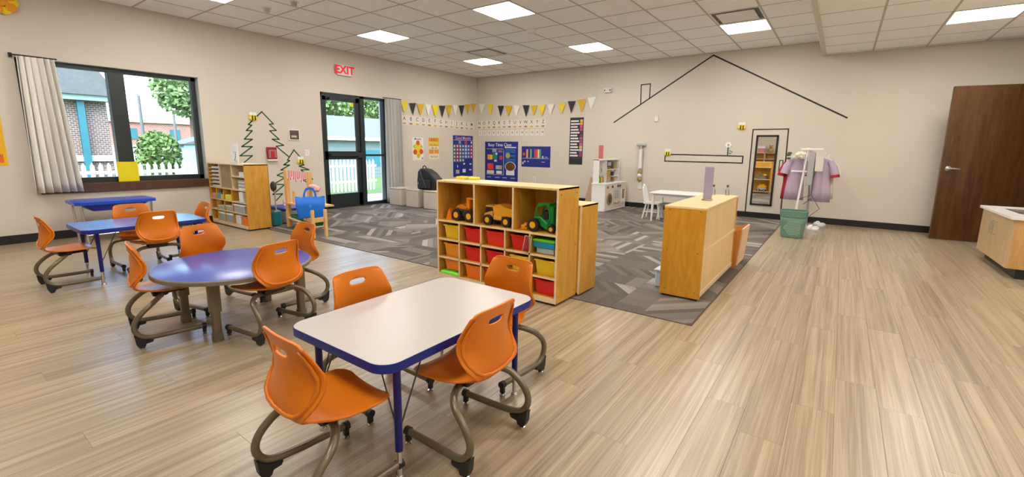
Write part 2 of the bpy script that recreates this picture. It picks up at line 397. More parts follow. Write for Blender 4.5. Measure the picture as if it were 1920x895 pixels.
for (i, j), lb in zip(sorted(vent_cells), ('square ceiling air vent behind the light nearest the room corner', 'square ceiling air vent above the light right of the roof peak')):
    x0, y0, x1, y1 = cell_main(i, j); t = thing('ceiling_vent', lb, 'air vent', ((x0+x1)/2, (y0+y1)/2, H), 0, 'square ceiling vents')
    a, b = gx/2-.006, gy/2-.006
    obj('vent_frame', MB().bbox(-a, -b, -.004, a, -b+.02, .04).bbox(-a, b-.02, -.004, a, b, .04).bbox(-a, -b, -.004, -a+.02, b, .04).bbox(a-.02, -b, -.004, a, b, .04), WHITE, t)
    obj('vent_throat', MB().box(-a+.018, -b+.018, .006, a-.018, b-.018, .04), BLACK, t)
    obj('vent_plaque', MB().bbox(-a+.075, -b+.075, -.008, a-.075, b-.075, .004, .003), WHITE, t)
t = thing('smoke_detector', 'round white smoke detector between two ceiling lights', 'smoke detector', (3.87, -3.23, H))
obj('detector_body', MB().lathe([(.075, -.001), (.075, -.02), (.06, -.045), (.02, -.05)]), WHITE, t, True); obj('detector_base', MB().lathe([(.085, 0), (.085, -.012), (.08, -.014)]), WHITE, t, True)
for (px, py, lb) in ((1.51, -6.1, 'small white ceiling sensor left of the wood-grey one'), (2.11, -6.05, 'small ceiling sensor cut by the top edge of the picture')):
    t = thing('motion_sensor', lb, 'sensor', (px, py, H), 0, None)
    obj('sensor_plate', MB().lathe([(.06, 0), (.06, -.012), (.055, -.014)]), WHITE, t, True); obj('sensor_dome', MB().lathe([(.035, -.012), (.035, -.05), (.026, -.062)]), GREY, t, True)
# window
wn = tag(bpy.data.objects.new('window_1', None), kind='structure'); COL.objects.link(wn)
fd0, fd1 = -.18, -.10; FY1 = WY1-.012
f = MB().bbox(fd0, WY0, WZ1-.06, fd1, FY1, WZ1).bbox(fd0, WY0, WZ0, fd1, FY1, WZ0+.07).bbox(fd0, WY0, WZ0, fd1, WY0+.055, WZ1).bbox(fd0, FY1-.06, WZ0, fd1, FY1, WZ1)
obj('window_frame', f, DKFR, wn)
obj('mullion', MB().bbox(fd0, -7.49, WZ0+.07, fd1+.06, -7.32, WZ1-.06), DKFR, wn)
for a, b in ((WY0+.055, -7.49), (-7.32, FY1-.06)): obj('glass_pane', MB().box(-.142, a, WZ0+.07, -.136, b, WZ1-.06), GLASS, wn)
obj('jamb_lining', MB().box(-.2, WY1-.004, WZ0, -.001, WY1, WZ1).box(-.2, WY0, WZ1-.003, -.001, WY1, WZ1), mat('white_drywall_return', (.7, .72, .7), .6), wn)
obj('window_sill', MB().bbox(-.10, WY0+.04, .64, .0, WY1-.004, .692, .004).bbox(0, WY0+.04, .575, .035, WY1+.03, .692, .006), SILLW, wn)
yp = obj('yellow_card', MB().bbox(0, -.115, -.0, .003, .115, .27, .001), mat('yellow_card', (.85, .70, .0), .5), None, loc=(-.036, -7.405, .694))
tag(yp, 'square bright yellow card propped against the dark window mullion', 'card')
# glazed door and sidelight
dn = tag(bpy.data.objects.new('door_1', None), kind='structure'); COL.objects.link(dn)
f = MB().bbox(-.14, DY0, 0, -.02, DY0+.05, DZ1).bbox(-.14, DY0, DZ1-.05, -.02, DY1, DZ1).bbox(-.14, DY1-.045, 0, -.02, DY1, DZ1).bbox(-.14, -3.60, 0, -.02, -3.50, DZ1).bbox(-.14, -3.5, 0, -.02, DY1, .07).bbox(-.12, -3.5, 1.02, -.04, DY1-.04, 1.06).box(-.14, DY0, -.004, .0, -3.5, .015)
obj('door_frame', f, DKFR, dn)
ya, yb = DY0+.053, -3.603
lf = MB().bbox(-.10, ya, .015, -.045, ya+.085, DZ1-.055).bbox(-.10, yb-.085, .015, -.045, yb, DZ1-.055).bbox(-.10, ya, .015, -.045, yb, .285).bbox(-.10, ya, .96, -.045, yb, 1.12).bbox(-.10, ya, DZ1-.14, -.045, yb, DZ1-.055)
leaf = obj('door_leaf', lf, DKFR, dn)
obj('push_bar', MB().bbox(-.03, ya+.09, 1.02, .035, yb-.06, 1.075, .008).bbox(-.05, yb-.12, .99, .045, yb-.03, 1.10, .006), mat('dark_bar', (.06, .06, .06), .3, metal=.6), leaf)
obj('door_closer', MB().bbox(-.045, ya+.12, DZ1-.14, .03, ya+.42, DZ1-.08, .006).tube([(.01, ya+.4, DZ1-.075), (.05, ya+.55, DZ1-.07), (-.02, ya+.65, DZ1-.045)], .008), DKFR, leaf)
obj('door_sticker', MB().box(-.0445, yb-.2, DZ1-.22, -.043, yb-.13, DZ1-.15), YEL, leaf)
obj('glass_pane', MB().box(-.076, ya+.085, .285, -.07, yb-.085, .96), GLASS, dn); obj('glass_pane', MB().box(-.076, ya+.085, 1.12, -.07, yb-.085, DZ1-.14), GLASS, dn)
obj('glass_pane', MB().box(-.086, -3.5, .07, -.08, DY1-.045, 1.02), GLASS, dn); obj('glass_pane', MB().box(-.086, -3.5, 1.06, -.08, DY1-.045, DZ1-.05), GLASS, dn)
# dark wooden door, open against the back wall, with steel frame in the right wall
dn2 = tag(bpy.data.objects.new('door_2', None), kind='structure'); COL.objects.link(dn2)
ang = math.atan2(.17, .9)
dn2.location = (9.118, -.672, 0); dn2.rotation_euler = (0, 0, ang)
obj('door_leaf', MB().bbox(0, 0, .012, .925, .045, 2.125, .003), DOORW, dn2)
h = MB().lathe([(.036, 0), (.036, .014), (.016, .02), (.016, .05), (.012, .052)], n=18)
h.xf(Matrix.Translation((.075, 0, 1.01)) @ Matrix.Rotation(PI/2, 4, 'X'))
h.tube([(.075, -.045, 1.01), (.11, -.05, 1.012), (.19, -.046, 1.006)], [.016, .014, .012])
h.tube([(.075, .045, 1.01), (.075, .085, 1.01)], .011).tube([(.075, .085, 1.01), (.03, .09, 1.01), (.0, .088, 1.008)], .010)
obj('lever_handle', h, STEEL, dn2, True)
for z in (.25, 1.05, 1.9): obj('hinge', MB().cyl((.93, .022, z), (.93, .022, z+.1), .008), STEEL, dn2)
struct('trim_2', MB().bbox(XR-.02, RDY0-.05, 0, XR+T, RDY0, 2.21).bbox(XR-.02, RDY1, 0, XR+T, RDY1+.05, 2.21).bbox(XR-.02, RDY0, 2.16, XR+T, RDY1, 2.21), mat('grey_steel_frame', (.12, .10, .09), .4))
# curtains
def curtain(name, y0t, y1t, y0b, y1b, z0, z1, xc, lb, m_, n=90, seed=1, folds=6):
    rr = random.Random(seed); ph = rr.random()*6; mb = MB(); rows = 14; vs = []
    for r in range(rows+1):
        v = r/rows; z = z1+(z0-z1)*v; a = y0t+(y0b-y0t)*v; b = y1t+(y1b-y1t)*v
        for k in range(n+1):
            u = k/n; wv = math.sin(u*folds*2*PI+ph+.5*math.sin(v*2.5+u*4))*.05+math.sin(u*folds*4.3*PI+ph*2)*.012*(1-v*.5)
            vs.append((xc+wv*(.6+.6*v), a+(b-a)*u+.012*math.sin(u*folds*2*PI+1.2), z))
    fs = [(r*(n+1)+k, r*(n+1)+k+1, (r+1)*(n+1)+k+1, (r+1)*(n+1)+k) for r in range(rows) for k in range(n)]
    mb.add(vs, fs); t = thing(name, lb, 'curtain'); o = obj('drape', mb, m_, t, 2)
    md = o.modifiers.new('s', 'SOLIDIFY'); md.thickness = .003
    return t
LINEN = mat('linen_curtain', (.84, .82, .77), .8, var=.08, scale=30); GREYC = mat('grey_sheer_curtain', (.50, .49, .47), .75, var=.08, scale=30)
ct = curtain('curtain', -8.335, -8.02, -8.36, -7.93, .60, 2.205, .075, 'off-white gathered curtain at the left side of the wide window', LINEN, seed=3, folds=6)
obj('curtain_rod', MB().tube([(.0, -8.36, 2.215), (.075, -8.36, 2.215), (.075, -7.98, 2.215)], .008).box(.0, -8.375, 2.19, .03, -8.345, 2.24), BLACK, ct)
ct = curtain('curtain', -3.06, -2.64, -3.06, -2.64, .02, 2.225, .075, 'grey full-length curtain hanging right of the glass door', GREYC, seed=8, folds=5)
obj('curtain_rod', MB().tube([(.075, -3.1, 2.235), (.075, -2.6, 2.235), (.0, -2.6, 2.235)], .008), BLACK, ct)
# ------------------------------------------------ preschool chair
def chair_parts():
    prof = [(-.160, .614, .122), (-.157, .600, .134), (-.153, .575, .141), (-.150, .545, .148), (-.149, .505, .156), (-.151, .465, .1615), (-.155, .43, .163), (-.159, .402, .161), (-.161, .378, .153), (-.160, .355, .138), (-.152, .336, .119), (-.137, .323, .106),
            (-.118, .315, .103), (-.09, .311, .120), (-.055, .309, .142), (-.01, .309, .160), (.04, .311, .170), (.09, .312, .172), (.125, .311, .165), (.15, .307, .148), (.166, .300, .12)]
    # densify
    P = []
    for i in range(len(prof)-1):
        p0 = prof[max(i-1, 0)]; p1 = prof[i]; p2 = prof[i+1]; p3 = prof[min(i+2, len(prof)-1)]
        for k in range(3):
            t = k/3; P.append(tuple(.5*((2*b)+(-a+c)*t+(2*a-5*b+4*c-d)*t*t+(-a+3*b-3*c+d)*t**3) for a, b, c, d in zip(p0, p1, p2, p3)))
    P.append(prof[-1]); split = 11*3; N = 32
    def sheet(rows, offs=0):
        mb = MB(); vs = []
        for (x, z, wd) in rows:
            back = max(0., min(1., (z-.325)/.15)) if x < -.1 else 0.; back = back*back*(3-2*back)
            up = max(0., min(1., (z-.5)/.1)) if x < -.1 else 0.
            for k in range(N+1):
                u = -1+2*k/N; y = wd*u
                fx_ = .062*(1-up*.75)*back*(abs(u)**2.2)*(wd/.163); fz = .016*(1-back)*(abs(u)**2.5)
                if x < -.1 and z > .595: fz -= .007*(abs(u)**6)
                vs.append((x+fx_+offs, y, z+fz))
        return vs
    out = []
    for rows, nm in ((P[:split+1], 'backrest'), (P[split:], 'seat')):
        vs = sheet(rows); fs = []
        for r in range(len(rows)-1):
            for k in range(N):
                c = [sum(vs[q][d] for q in (r*(N+1)+k, r*(N+1)+k+1, (r+1)*(N+1)+k, (r+1)*(N+1)+k+1))/4 for d in range(3)]
                if nm == 'backrest' and (abs(c[1])/.046)**3+(abs(c[2]-.557)/.0135)**3 < 1: continue
                fs.append((r*(N+1)+k, r*(N+1)+k+1, (r+1)*(N+1)+k+1, (r+1)*(N+1)+k))
        # snap hole rim
        if nm == 'backrest':
            used = {}
            for f in fs:
                for q in range(4):
                    e = (f[q], f[(q+1) % 4]); kk = tuple(sorted(e)); used[kk] = used.get(kk, 0)+1
            rim = {v for e, c in used.items() if c == 1 for v in e if abs(vs[v][1]) < .065 and .53 < vs[v][2] < .585}
            for v in rim:
                x, y, z = vs[v]; a = math.atan2((z-.557)/.0135, y/.046); ca, sa = math.cos(a), math.sin(a)
                rr = (abs(ca)**3+abs(sa)**3)**(-1/3); vs[v] = (x, .046*rr*ca, .557+.0135*rr*sa)
        me = MB().add(vs, fs).mesh(nm, ORANGE, 2); out.append((nm, me))
    return out
def chair_proto(name='school_chair'):
    t = thing(name, 'x', 'chair')
    for nm, me in chair_parts():
        o = obj(nm, me, ORANGE, t); md = o.modifiers.new('s', 'SOLIDIFY'); md.thickness = .009; md.offset = 0
        md2 = o.modifiers.new('b', 'BEVEL'); md2.width = .002; md2.segments = 1; md2.limit_method = 'ANGLE'
        if nm == 'backrest': bk = o
        dg = bpy.context.evaluated_depsgraph_get(); me2 = bpy.data.meshes.new_from_object(o.evaluated_get(dg)); me2.name = nm
        o.modifiers.clear(); o.data = me2
        me2.polygons.foreach_set('use_smooth', [True]*len(me2.polygons)); me2.set_sharp_from_angle(angle=math.radians(50))
    # raised U-shaped rib on the outside of the backrest
    rib = []; half = [(.119, .588), (.131, .565), (.139, .53), (.146, .49), (.1485, .452), (.143, .418), (.124, .387), (.092, .366), (.048, .356)]
    zs = [(.336, -.152), (.355, -.160), (.378, -.161), (.402, -.159), (.43, -.155), (.465, -.151), (.505, -.149), (.545, -.150), (.575, -.153), (.60, -.157)]
    path = half+[(0, .353)]+[(-a, b) for a, b in reversed(half)]; rad = []
    for k, (y, z) in enumerate(path):
        for (z0, x0), (z1, x1) in zip(zs[:-1], zs[1:]):
            if z0 <= z <= z1: xb = x0+(x1-x0)*(z-z0)/(z1-z0)
        bk_ = max(0., min(1., (z-.325)/.15)); bk_ = bk_*bk_*(3-2*bk_); up = max(0., min(1., (z-.5)/.1))
        rib.append((xb+.062*(1-up*.75)*bk_*(abs(y)/.163)**2.2-.0075, y, z)); rad.append(.008*min(1, .25+min(k, len(path)-1-k)*.3))
    obj('shell_rib', MB().tube(rib, rad, 8), ORANGE, t, 2)
    for s in (-1, 1):
        pts = [(-.03, .07, .277), (-.042, .11, .277), (-.068, .153, .268), (-.100, .179, .248), (-.137, .188, .218), (-.167, .192, .184), (-.182, .193, .150), (-.181, .193, .117), (-.165, .193, .087), (-.139, .192, .068), (-.105, .190, .060), (-.06, .187, .058), (.0, .184, .057), (.155, .18, .057)]
        P = [Vector(p) for p in pts]; Q = []
        for i in range(len(P)-1):
            p0, p1, p2, p3 = P[max(i-1, 0)], P[i], P[i+1], P[min(i+2, len(P)-1)]
            for k in range(2):
                q = k/2; Q.append(.5*((2*p1)+(-p0+p2)*q+(2*p0-5*p1+4*p2-p3)*q*q+(-p0+3*p1-3*p2+p3)*q**3))
        Q.append(P[-1]); Q = [(v.x, v.y*s, v.z) for v in Q]
        obj('leg', MB().tube(Q, .0148, 10), TAUPE, t, True)
        g = MB(); yy = .19*s
        g.prism([(-.188, .090), (-.150, .062), (-.098, .048), (-.105, .034), (-.135, .03), (-.142, .012), (-.172, .012), (-.182, .035)], yy-.015, yy+.015, 1)
        obj('rear_glide', g, BLACK, t)
        obj('rear_glide_foot', MB().lathe([(.015, 0), (.015, .006), (.007, .013)], (-.157, yy, 0), 12), CHROME, t, True)
        yf = .18*s
        g = MB().cyl((.15, yf, .057), (.172, yf, .057), .0185, 12).bbox(.150, yf-.012, .012, .170, yf+.012, .05)
        obj('front_glide', g, BLACK, t, True)
        obj('front_glide_foot', MB().lathe([(.015, 0), (.015, .006), (.007, .013)], (.160, yf, 0), 12), CHROME, t, True)
    obj('crossbar', MB().cyl((-.03, -.085, .277), (-.03, .085, .277), .0148), TAUPE, t, True)
    obj('seat_bracket', MB().bbox(-.07, -.075, .272, .01, .075, .305, .006).bbox(.06, -.09, .287, .10, -.06, .306).bbox(.06, .06, .287, .10, .09, .306).cyl((.0, -.05, .288), (.09, -.05, .292), .01).cyl((.0, .05, .288), (.09, .05, .292), .01), BLACK, t)
    return t
CH = [ # x, y, facing deg, label, group
    (6.82, -8.06, 181, 'orange chair pushed under the right side of the white-topped table', 0),
    (6.60, -8.545, 87, 'orange chair nearest the camera, facing the white-topped table with seat showing', 0),
    (6.275, -8.08, 0, 'orange chair tucked behind the left side of the white-topped table', 0),
    (6.575, -7.55, 268, 'orange chair between the white-topped table and the big toy shelf', 0),
    (4.565, -8.42, 80, 'orange chair at the left end of the round table, seen from its side', 1),
    (5.05, -8.005, 190, 'orange chair at the right front of the round table, back to the camera', 1),
    (4.27, -8.02, 12, 'orange chair on the far side of the round table facing the camera', 1),
    (4.63, -7.63, 268, 'orange chair at the far right of the round table', 1),
    (2.72, -8.55, 90, 'orange chair at the left end of the long blue table', 2),
    (2.90, -7.985, 180, 'orange chair with its back to the camera at the long blue table', 2),
    (2.40, -7.985, 0, 'orange chair behind the long blue table, by the low blue wall table', 2),
    (2.61, -7.595, 268, 'orange chair at the right end of the long blue table near the cubby shelf', 2)]
GR = ['orange chairs around the white-topped table', 'orange chairs around the round table', 'orange chairs around the long blue table']
ch0 = chair_proto()
for k, (x, y, a, lb, g) in enumerate(CH):
    if k == 0:
        ch0.location = (x, y, 0); ch0.rotation_euler = (0, 0, math.radians(a)); tag(ch0, lb, 'chair', GR[g])
    else: dup(ch0, (x, y, 0), math.radians(a), lb, GR[g])
# ------------------------------------------------ tables
def rect_table(x0, y0, x1, y1, h, top, edge, leg, lb, thick=.032, r=.075):
    cx, cy = (x0+x1)/2, (y0+y1)/2; w_, l_ = x1-x0, y1-y0
    t = thing('activity_table', lb, 'table', (cx, cy, 0))
    obj('tabletop', MB().prism(rrect(w_-.005, l_-.005, r-.0025, 8), h-thick+.003, h+.0002), top, t, True)
    pe = rrect(w_, l_, r, 8); pi_ = rrect(w_-.007, l_-.007, r-.0035, 8); n = len(pe)
    vs = [(p[0], p[1], z) for z in (h-thick, h-.004) for p in pe]+[(p[0]*.996, p[1]*.997, h+.0005) for p in pe]+[(p[0], p[1], h+.0005) for p in pi_]+[(p[0], p[1], h-thick) for p in pi_]
    fs = [(a*n+i, a*n+(i+1) % n, ((a+1) % 5)*n+(i+1) % n, ((a+1) % 5)*n+i) for a in range(5) for i in range(n)]
    obj('edge_band', MB().add(vs, fs), edge, t, True)
    for sx_ in (-1, 1):
        for sy_ in (-1, 1):
            lx, ly = sx_*(w_/2-.06), sy_*(l_/2-.10)
            L = obj('table_leg', MB().cyl((lx, ly, .115), (lx, ly, h-thick), .0145, 16), leg, t, True)
            obj('leg_insert', MB().cyl((lx, ly, .014), (lx, ly, .118), .011, 14).lathe([(.019, 0), (.019, .006), (.012, .016)], (lx, ly, 0), 14), CHROME, L, True)
            for bx, by in ((-sx_*.11, 0), (0, -sy_*.13)):
                obj('leg_brace', MB().tube([(lx+bx, ly+by, h-thick), (lx+bx*.12, ly+by*.1, .21)], .0032, 6), DGREY, L)
    obj('apron_plate', MB().box(-w_/2+.07, -l_/2+.12, h-thick-.006, w_/2-.07, l_/2-.12, h-thick), GREY, t)
    return t
rect_table(6.233, -8.497, 6.852, -7.575, .49, TOPW, BLUEEDGE, BLUEP, 'rectangular table with speckled white top and blue edge in the foreground')
rect_table(2.345, -8.49, 2.975, -7.56, .49, TOPB2, BLUEEDGE, BLUEP, 'rectangular table with blue top and blue legs nearer the window')
t = thing('round_table', 'round table with blue top, grey edge and thick taupe legs', 'table', (4.69, -8.04, 0))
hh = .415
obj('tabletop', MB().lathe([(.455, hh-.02), (.466, hh-.002), (.462, hh)], n=72, sx=1, sy=1), TOPB, t, True)
obj('edge_band', MB().lathe([(.45, hh-.032), (.472, hh-.030), (.474, hh-.008), (.468, hh-.0012)], n=72), mat('grey_edge_band', (.20, .17, .13), .4), t, True)
for sx_ in (-1, 1):
    for sy_ in (-1, 1):
        lx, ly = sx_*.255, (-.245 if sy_ < 0 else .30)
        L = obj('table_leg', MB().prism(rrect(.062, .062, .014, 3, lx, ly), .19, hh-.032), TAUPE, t, True)
        v = MB().prism(rrect(.046, .046, .01, 3, lx, ly), .045, .20).prism(rrect(.056, .056, .012, 3, lx, ly), 0, .05)
        obj('leg_insert', v, TAUPE, L, True)
# low blue table under the window
t = thing('sensory_table', 'low blue water table with deep tub and chrome legs below the window', 'table', (.42, -7.72, 0))
obj('lid', MB().prism(rrect(.55, .80, .06, 6), .47, .505), mat('bright_blue_plastic', (.01, .08, .62), .22), t, True)
tub = MB(); a = rrect(.46, .70, .06, 6); b = rrect(.38, .46, .05, 6); n = len(a)
tub.add([(p[0], p[1], .472) for p in a]+[(p[0], p[1], .385) for p in b], [(i, n+i, n+(i+1) % n, (i+1) % n) for i in range(n)]+[tuple(range(n, 2*n))])
obj('tub', tub, mat('deep_blue_plastic', (.008, .02, .40), .3), t, True)
for sx_ in (-1, 1):
    for sy_ in (-1, 1): obj('table_leg', MB().tube([(sx_*.23, sy_*.345, .475), (sx_*.235, sy_*.33, .25), (sx_*.235, sy_*.32, .0)], .013), CHROME, t, True)
    obj('cross_rail', MB().cyl((sx_*.235, -.32, .1), (sx_*.235, .32, .1), .01), CHROME, t, True)
# ------------------------------------------------ big toy shelf
X0, X1, Y0, Y1, ZT = 5.037, 6.312, -6.46, -6.137, .92
bs = thing('toy_shelf', 'large maple cubby shelf with three vehicle bays over rows of coloured bins', 'shelf', (0, 0, 0))
tk = .017
for xa, xb in ((X0, X0+tk), (X1-tk, X1)): obj('side_panel', MB().bbox(xa, Y0, .02, xb, Y1, ZT, .002), MAPLE, bs)
obj('top_board', MB().bbox(X0, Y0, ZT-.018, X1, Y1, ZT+.001, .003), MAPLEF, bs)
obj('back_panel', MB().box(X0+.01, Y1-.008, .03, X1-.01, Y1-.002, ZT-.01), MAPLE, bs)
obj('bottom_board', MB().bbox(X0+tk, Y0, .02, X1-tk, Y1-.008, .062, .002), MAPLE, bs)
def edge(mb, x0, x1, z0, z1, y=Y0): mb.bbox(x0, y-.0015, z0, x1, y, z1, .0005)
for z in (.215, .385, .555): obj('shelf_board', MB().bbox(X0+tk, Y0+.001, z-.008, X1-tk, Y1-.008, z+.008, .001), MAPLE, bs)
for x in (5.306, 5.556, 5.813, 6.059): obj('divider', MB().bbox(x-.007, Y0+.001, .062, x+.007, Y1-.008, .547, .001), MAPLE, bs)
for x in (5.481, 5.891): obj('divider', MB().bbox(x-.008, Y0+.001, .563, x+.008, Y1-.008, ZT-.018, .001), MAPLE, bs)
e = MB(); edge(e, X0, X0+tk, .02, ZT); edge(e, X1-tk, X1, .02, ZT); edge(e, X0+tk, X1-tk, .02, .062)
for z in (.215, .385, .555): edge(e, X0+tk, X1-tk, z-.008, z+.008)
for x in (5.306, 5.556, 5.813, 6.059): edge(e, x-.007, x+.007, .062, .547)
for x in (5.481, 5.891): edge(e, x-.008, x+.008, .563, ZT-.018)
obj('front_edging', e, MAPLEE, bs)
for z in (.07, .45, .87): 
    for y in (Y0+.035, Y1-.035): obj('screw', MB().cyl((X1-.001, y, z), (X1+.0012, y, z), .006, 8), mat('brass_screw', (.25, .14, .05), .4, metal=.6), bs)
obj('base_runner', MB().box(X0+.03, Y0+.02, 0, X1-.03, Y1-.02, .022), BLACK, bs)
def bin_(name, lb, cat, x, y, z, w_, d_, h_, m_, group, rim=True):
    t = thing(name, lb, cat, (x, y, z), 0, group); k = .88
    mb = MB(); th = .004
    o1 = [(-w_/2*k, -d_/2*k), (w_/2*k, -d_/2*k), (w_/2*k, d_/2*k), (-w_/2*k, d_/2*k)]; o2 = [(-w_/2, -d_/2), (w_/2, -d_/2), (w_/2, d_/2), (-w_/2, d_/2)]
    vs = [(a, b, 0) for a, b in o1]+[(a, b, h_) for a, b in o2]+[(a*.94, b*.94, h_) for a, b in o2]+[(a*.94, b*.94, .006) for a, b in o1]
    vs[4] = (o2[0][0], o2[0][1], h_); 
    fs = [(0, 3, 2, 1)]+[(i, (i+1) % 4, 4+(i+1) % 4, 4+i) for i in range(4)]+[(4+i, 4+(i+1) % 4, 8+(i+1) % 4, 8+i) for i in range(4)]+[(8+i, 8+(i+1) % 4, 12+(i+1) % 4, 12+i) for i in range(4)]+[(12, 13, 14, 15)]
    obj('bin_body', mb.add(vs, fs), m_, t)
    if rim:
        r = MB(); a, b = w_/2+.008, d_/2+.006
        for s in (-1, 1): r.bbox(s*a-.005*s-.005, -b, h_-.012, s*a+.002, b, h_+.003, .002)
        # front lip dips in the middle
        for i in range(8):
            u0 = -a+2*a*i/8; u1 = -a+2*a*(i+1)/8
            d0 = -.012*max(0, 1-(((u0+u1)/2)/(a*.62))**2)
            r.bbox(u0, -b, h_-.010+d0, u1+.0002, -b+.009, h_+.003+d0, .001)
            r.bbox(u0, b-.009, h_-.010, u1, b, h_+.003, .001)
        obj('bin_rim', r, m_, t)
    return t
cols = [(5.054+5.306)/2, (5.306+5.556)/2, (5.556+5.813)/2, (5.813+6.059)/2, (6.059+6.295)/2]
rows = [.393, .223, .062]
ordc = ['first', 'second', 'third', 'fourth', 'fifth']; ordr = ['top', 'middle', 'bottom']
BINC = [[(YELP, 'yellow'), (RED, 'red'), (RED2, 'bright red'), (RED, 'red'), None], [(AMB, 'amber'), (RED, 'red'), (RED, 'dark red'), (YELP, 'yellow'), (YELP, 'yellow')], [(ORP, 'orange'), (ORP, 'orange'), (RED2, 'red-orange'), (RED, 'red'), (RED, 'red')]]
for r in range(3):
    for c in range(5):
        if not BINC[r][c]: continue
        m_, nm = BINC[r][c]; z = rows[r]; hb = .122
        if r == 2 and c == 0: z += .034; hb = .105
        bin_('storage_bin', f'{nm} bin, {ordr[r]} row, {ordc[c]} column of the toy shelf', 'bin', cols[c]+(.012 if c != 2 else 0), Y0+.165, z+.001, .185, .27, hb, m_, 'coloured bins in the toy shelf')
lid = thing('bin_lid', 'lime green flat lid on the bottom board at the lower left of the toy shelf', 'lid', (cols[0], Y0+.15, .063)); obj('lid_plate', MB().bbox(-.113, -.15, 0, .113, .13, .026, .009), LIME, lid); obj('lid_rim', MB().bbox(-.116, -.153, .0, .116, .133, .010, .004), LIME, lid)
cb = thing('sorting_box', 'clear box with blue rim and green lid in the top right bin cubby', 'box', (cols[4]+.0, Y0+.14, .394))
obj('box_body', MB().bbox(-.08, -.10, 0, .08, .10, .055, .006), mat('pale_blue_tub', (.45, .62, .68), .25), cb)
obj('box_rim', MB().bbox(-.098, -.12, .05, .098, .12, .095, .006), mat('cyan_plastic', (.01, .30, .62), .3), cb); obj('box_lid', MB().bbox(-.104, -.125, .095, .104, .125, .117, .008), LIME, cb)
pf = thing('acrylic_stand', 'small clear sign holder leaning in the fourth cubby of the top bin row', 'sign holder', (6.035, Y0-.025, .30))
# holder leans on the cubby edge and stands on the bin rim below
obj('stand_frame', MB().tube([(-.035, .012, .1), (.0, .0, .235), (.06, .0, .235), (.03, .012, .1)], .004, 6), mat('silver_wire', (.75, .74, .72), .25, metal=.8), pf)
obj('stand_panel', MB().prism([(-.033, .102), (.001, .233), (.058, .233), (.028, .102)], .004, .006, 1), ACRY, pf)
# toy vehicles (facing -x)
def wheel(par, x, y, r, wd, hub=TRY):
    w_ = obj('wheel', MB().cyl((x, y-wd/2, r), (x, y+wd/2, r), r, 18), BLACK, par, True)
    obj('hub', MB().cyl((x, y-wd/2-.003, r), (x, y+wd/2+.003, r), r*.52, 14), hub, w_, True)
ZS = .564
v = thing('toy_loader', 'orange and black toy front loader in the left bay of the shelf', 'toy vehicle', (5.295, -6.345, ZS))
LOR = mat('loader_orange', (.88, .28, .01), .35)
obj('bucket', MB().prism([(-.185, .0), (-.115, .0), (-.125, .055), (-.145, .105), (-.165, .055)], -.075, .075, 1), mat('bucket_orange', (.9, .22, .01), .4), v)
obj('chassis', MB().bbox(-.11, -.045, .035, .15, .045, .105, .01), DGREY, v); obj('hood', MB().prism([(-.09, .105), (.06, .105), (.04, .125), (-.03, .15), (-.085, .125)], -.04, .04, 1), LOR, v)
obj('cab', MB().bbox(.03, -.04, .105, .07, .04, .20, .004).bbox(.03, -.045, .195, .15, .045, .212, .004).bbox(.115, -.04, .105, .15, .04, .2, .004), LOR, v)
obj('loader_arm', MB().tube([(-.13, -.05, .06), (-.06, -.052, .11), (.0, -.05, .09)], .008).tube([(-.13, .05, .06), (-.06, .052, .11), (.0, .05, .09)], .008), DGREY, v)
for x in (-.06, .09):
    for s in (-1, 1): wheel(v, x, s*.06, .052, .035)
v = thing('toy_dump_truck', 'yellow toy dump truck in the middle bay of the shelf', 'toy vehicle', (5.708, -6.345, ZS))
TD = mat('truck_yellow', (.80, .45, .07), .35)
obj('chassis', MB().bbox(-.16, -.05, .035, .15, .05, .06, .006), BLACK, v)
obj('cab', MB().prism([(-.165, .05), (-.075, .05), (-.065, .115), (-.085, .12), (-.10, .115), (-.16, .095)], -.055, .055, 1), TD, v)
obj('cab_window', MB().prism([(-.152, .098), (-.07, .118), (-.075, .155), (-.14, .155)], -.048, .048, 1), BLACK, v); obj('cab_roof', MB().bbox(-.15, -.055, .152, -.06, .055, .165, .004), TD, v)
obj('tipper_bed', MB().prism([(-.05, .085), (.13, .085), (.165, .15), (.05, .165), (.02, .182), (-.04, .178), (-.065, .15)], -.06, .06, 1), mat('bed_orange_yellow', (.88, .40, .02), .35), v)
obj('side_step', MB().bbox(-.06, -.062, .05, .03, .062, .085, .004), TD, v)
for x in (-.11, .085):
    for s in (-1, 1): wheel(v, x, s*.065, .045, .032)
obj('headlamp', MB().ball((-.165, -.04, .07), .008).ball((-.165, .04, .07), .008), WHITE, v)
v = thing('toy_tractor', 'green toy tractor with yellow wheels in the right bay of the shelf', 'toy vehicle', (6.15, -6.345, ZS))
obj('tractor_body', MB().prism([(-.115, .09), (-.06, .13), (.06, .06), (.075, .03), (.02, .02), (-.06, .06), (-.11, .06)], -.05, .05, 1).bbox(-.12, -.03, .05, .08, .03, .10, .01), GREEN, v)
cabm = MB()
for s in (-1, 1):
    y = s*.052
    cabm.tube([(-.085, y, .10), (-.065, y, .20), (.035, y, .225), (.055, y, .12), (.03, y, .06), (-.03, y, .11), (-.085, y, .11)], .0085, 6)
cabm.bbox(-.068, -.055, .205, .05, .055, .226, .008).bbox(.035, -.05, .06, .075, .05, .215, .012)
obj('tractor_cab', cabm, GREEN, v); obj('driver_seat', MB().bbox(-.03, -.03, .09, .03, .03, .17, .01), BLACK, v)
for s in (-1, 1): wheel(v, -.085, s*.068, .052, .04); wheel(v, .075, s*.06, .032, .03)
v = thing('toy_scoop', 'tiny yellow toy piece beside the green tractor', 'toy', (5.955, -6.38, ZS))
obj('scoop_body', MB().bbox(-.028, -.02, 0, .012, .02, .038, .006).bbox(.0, -.015, .03, .035, .015, .056, .006).bbox(.01, -.012, 0, .03, .012, .02, .004), TRY, v)
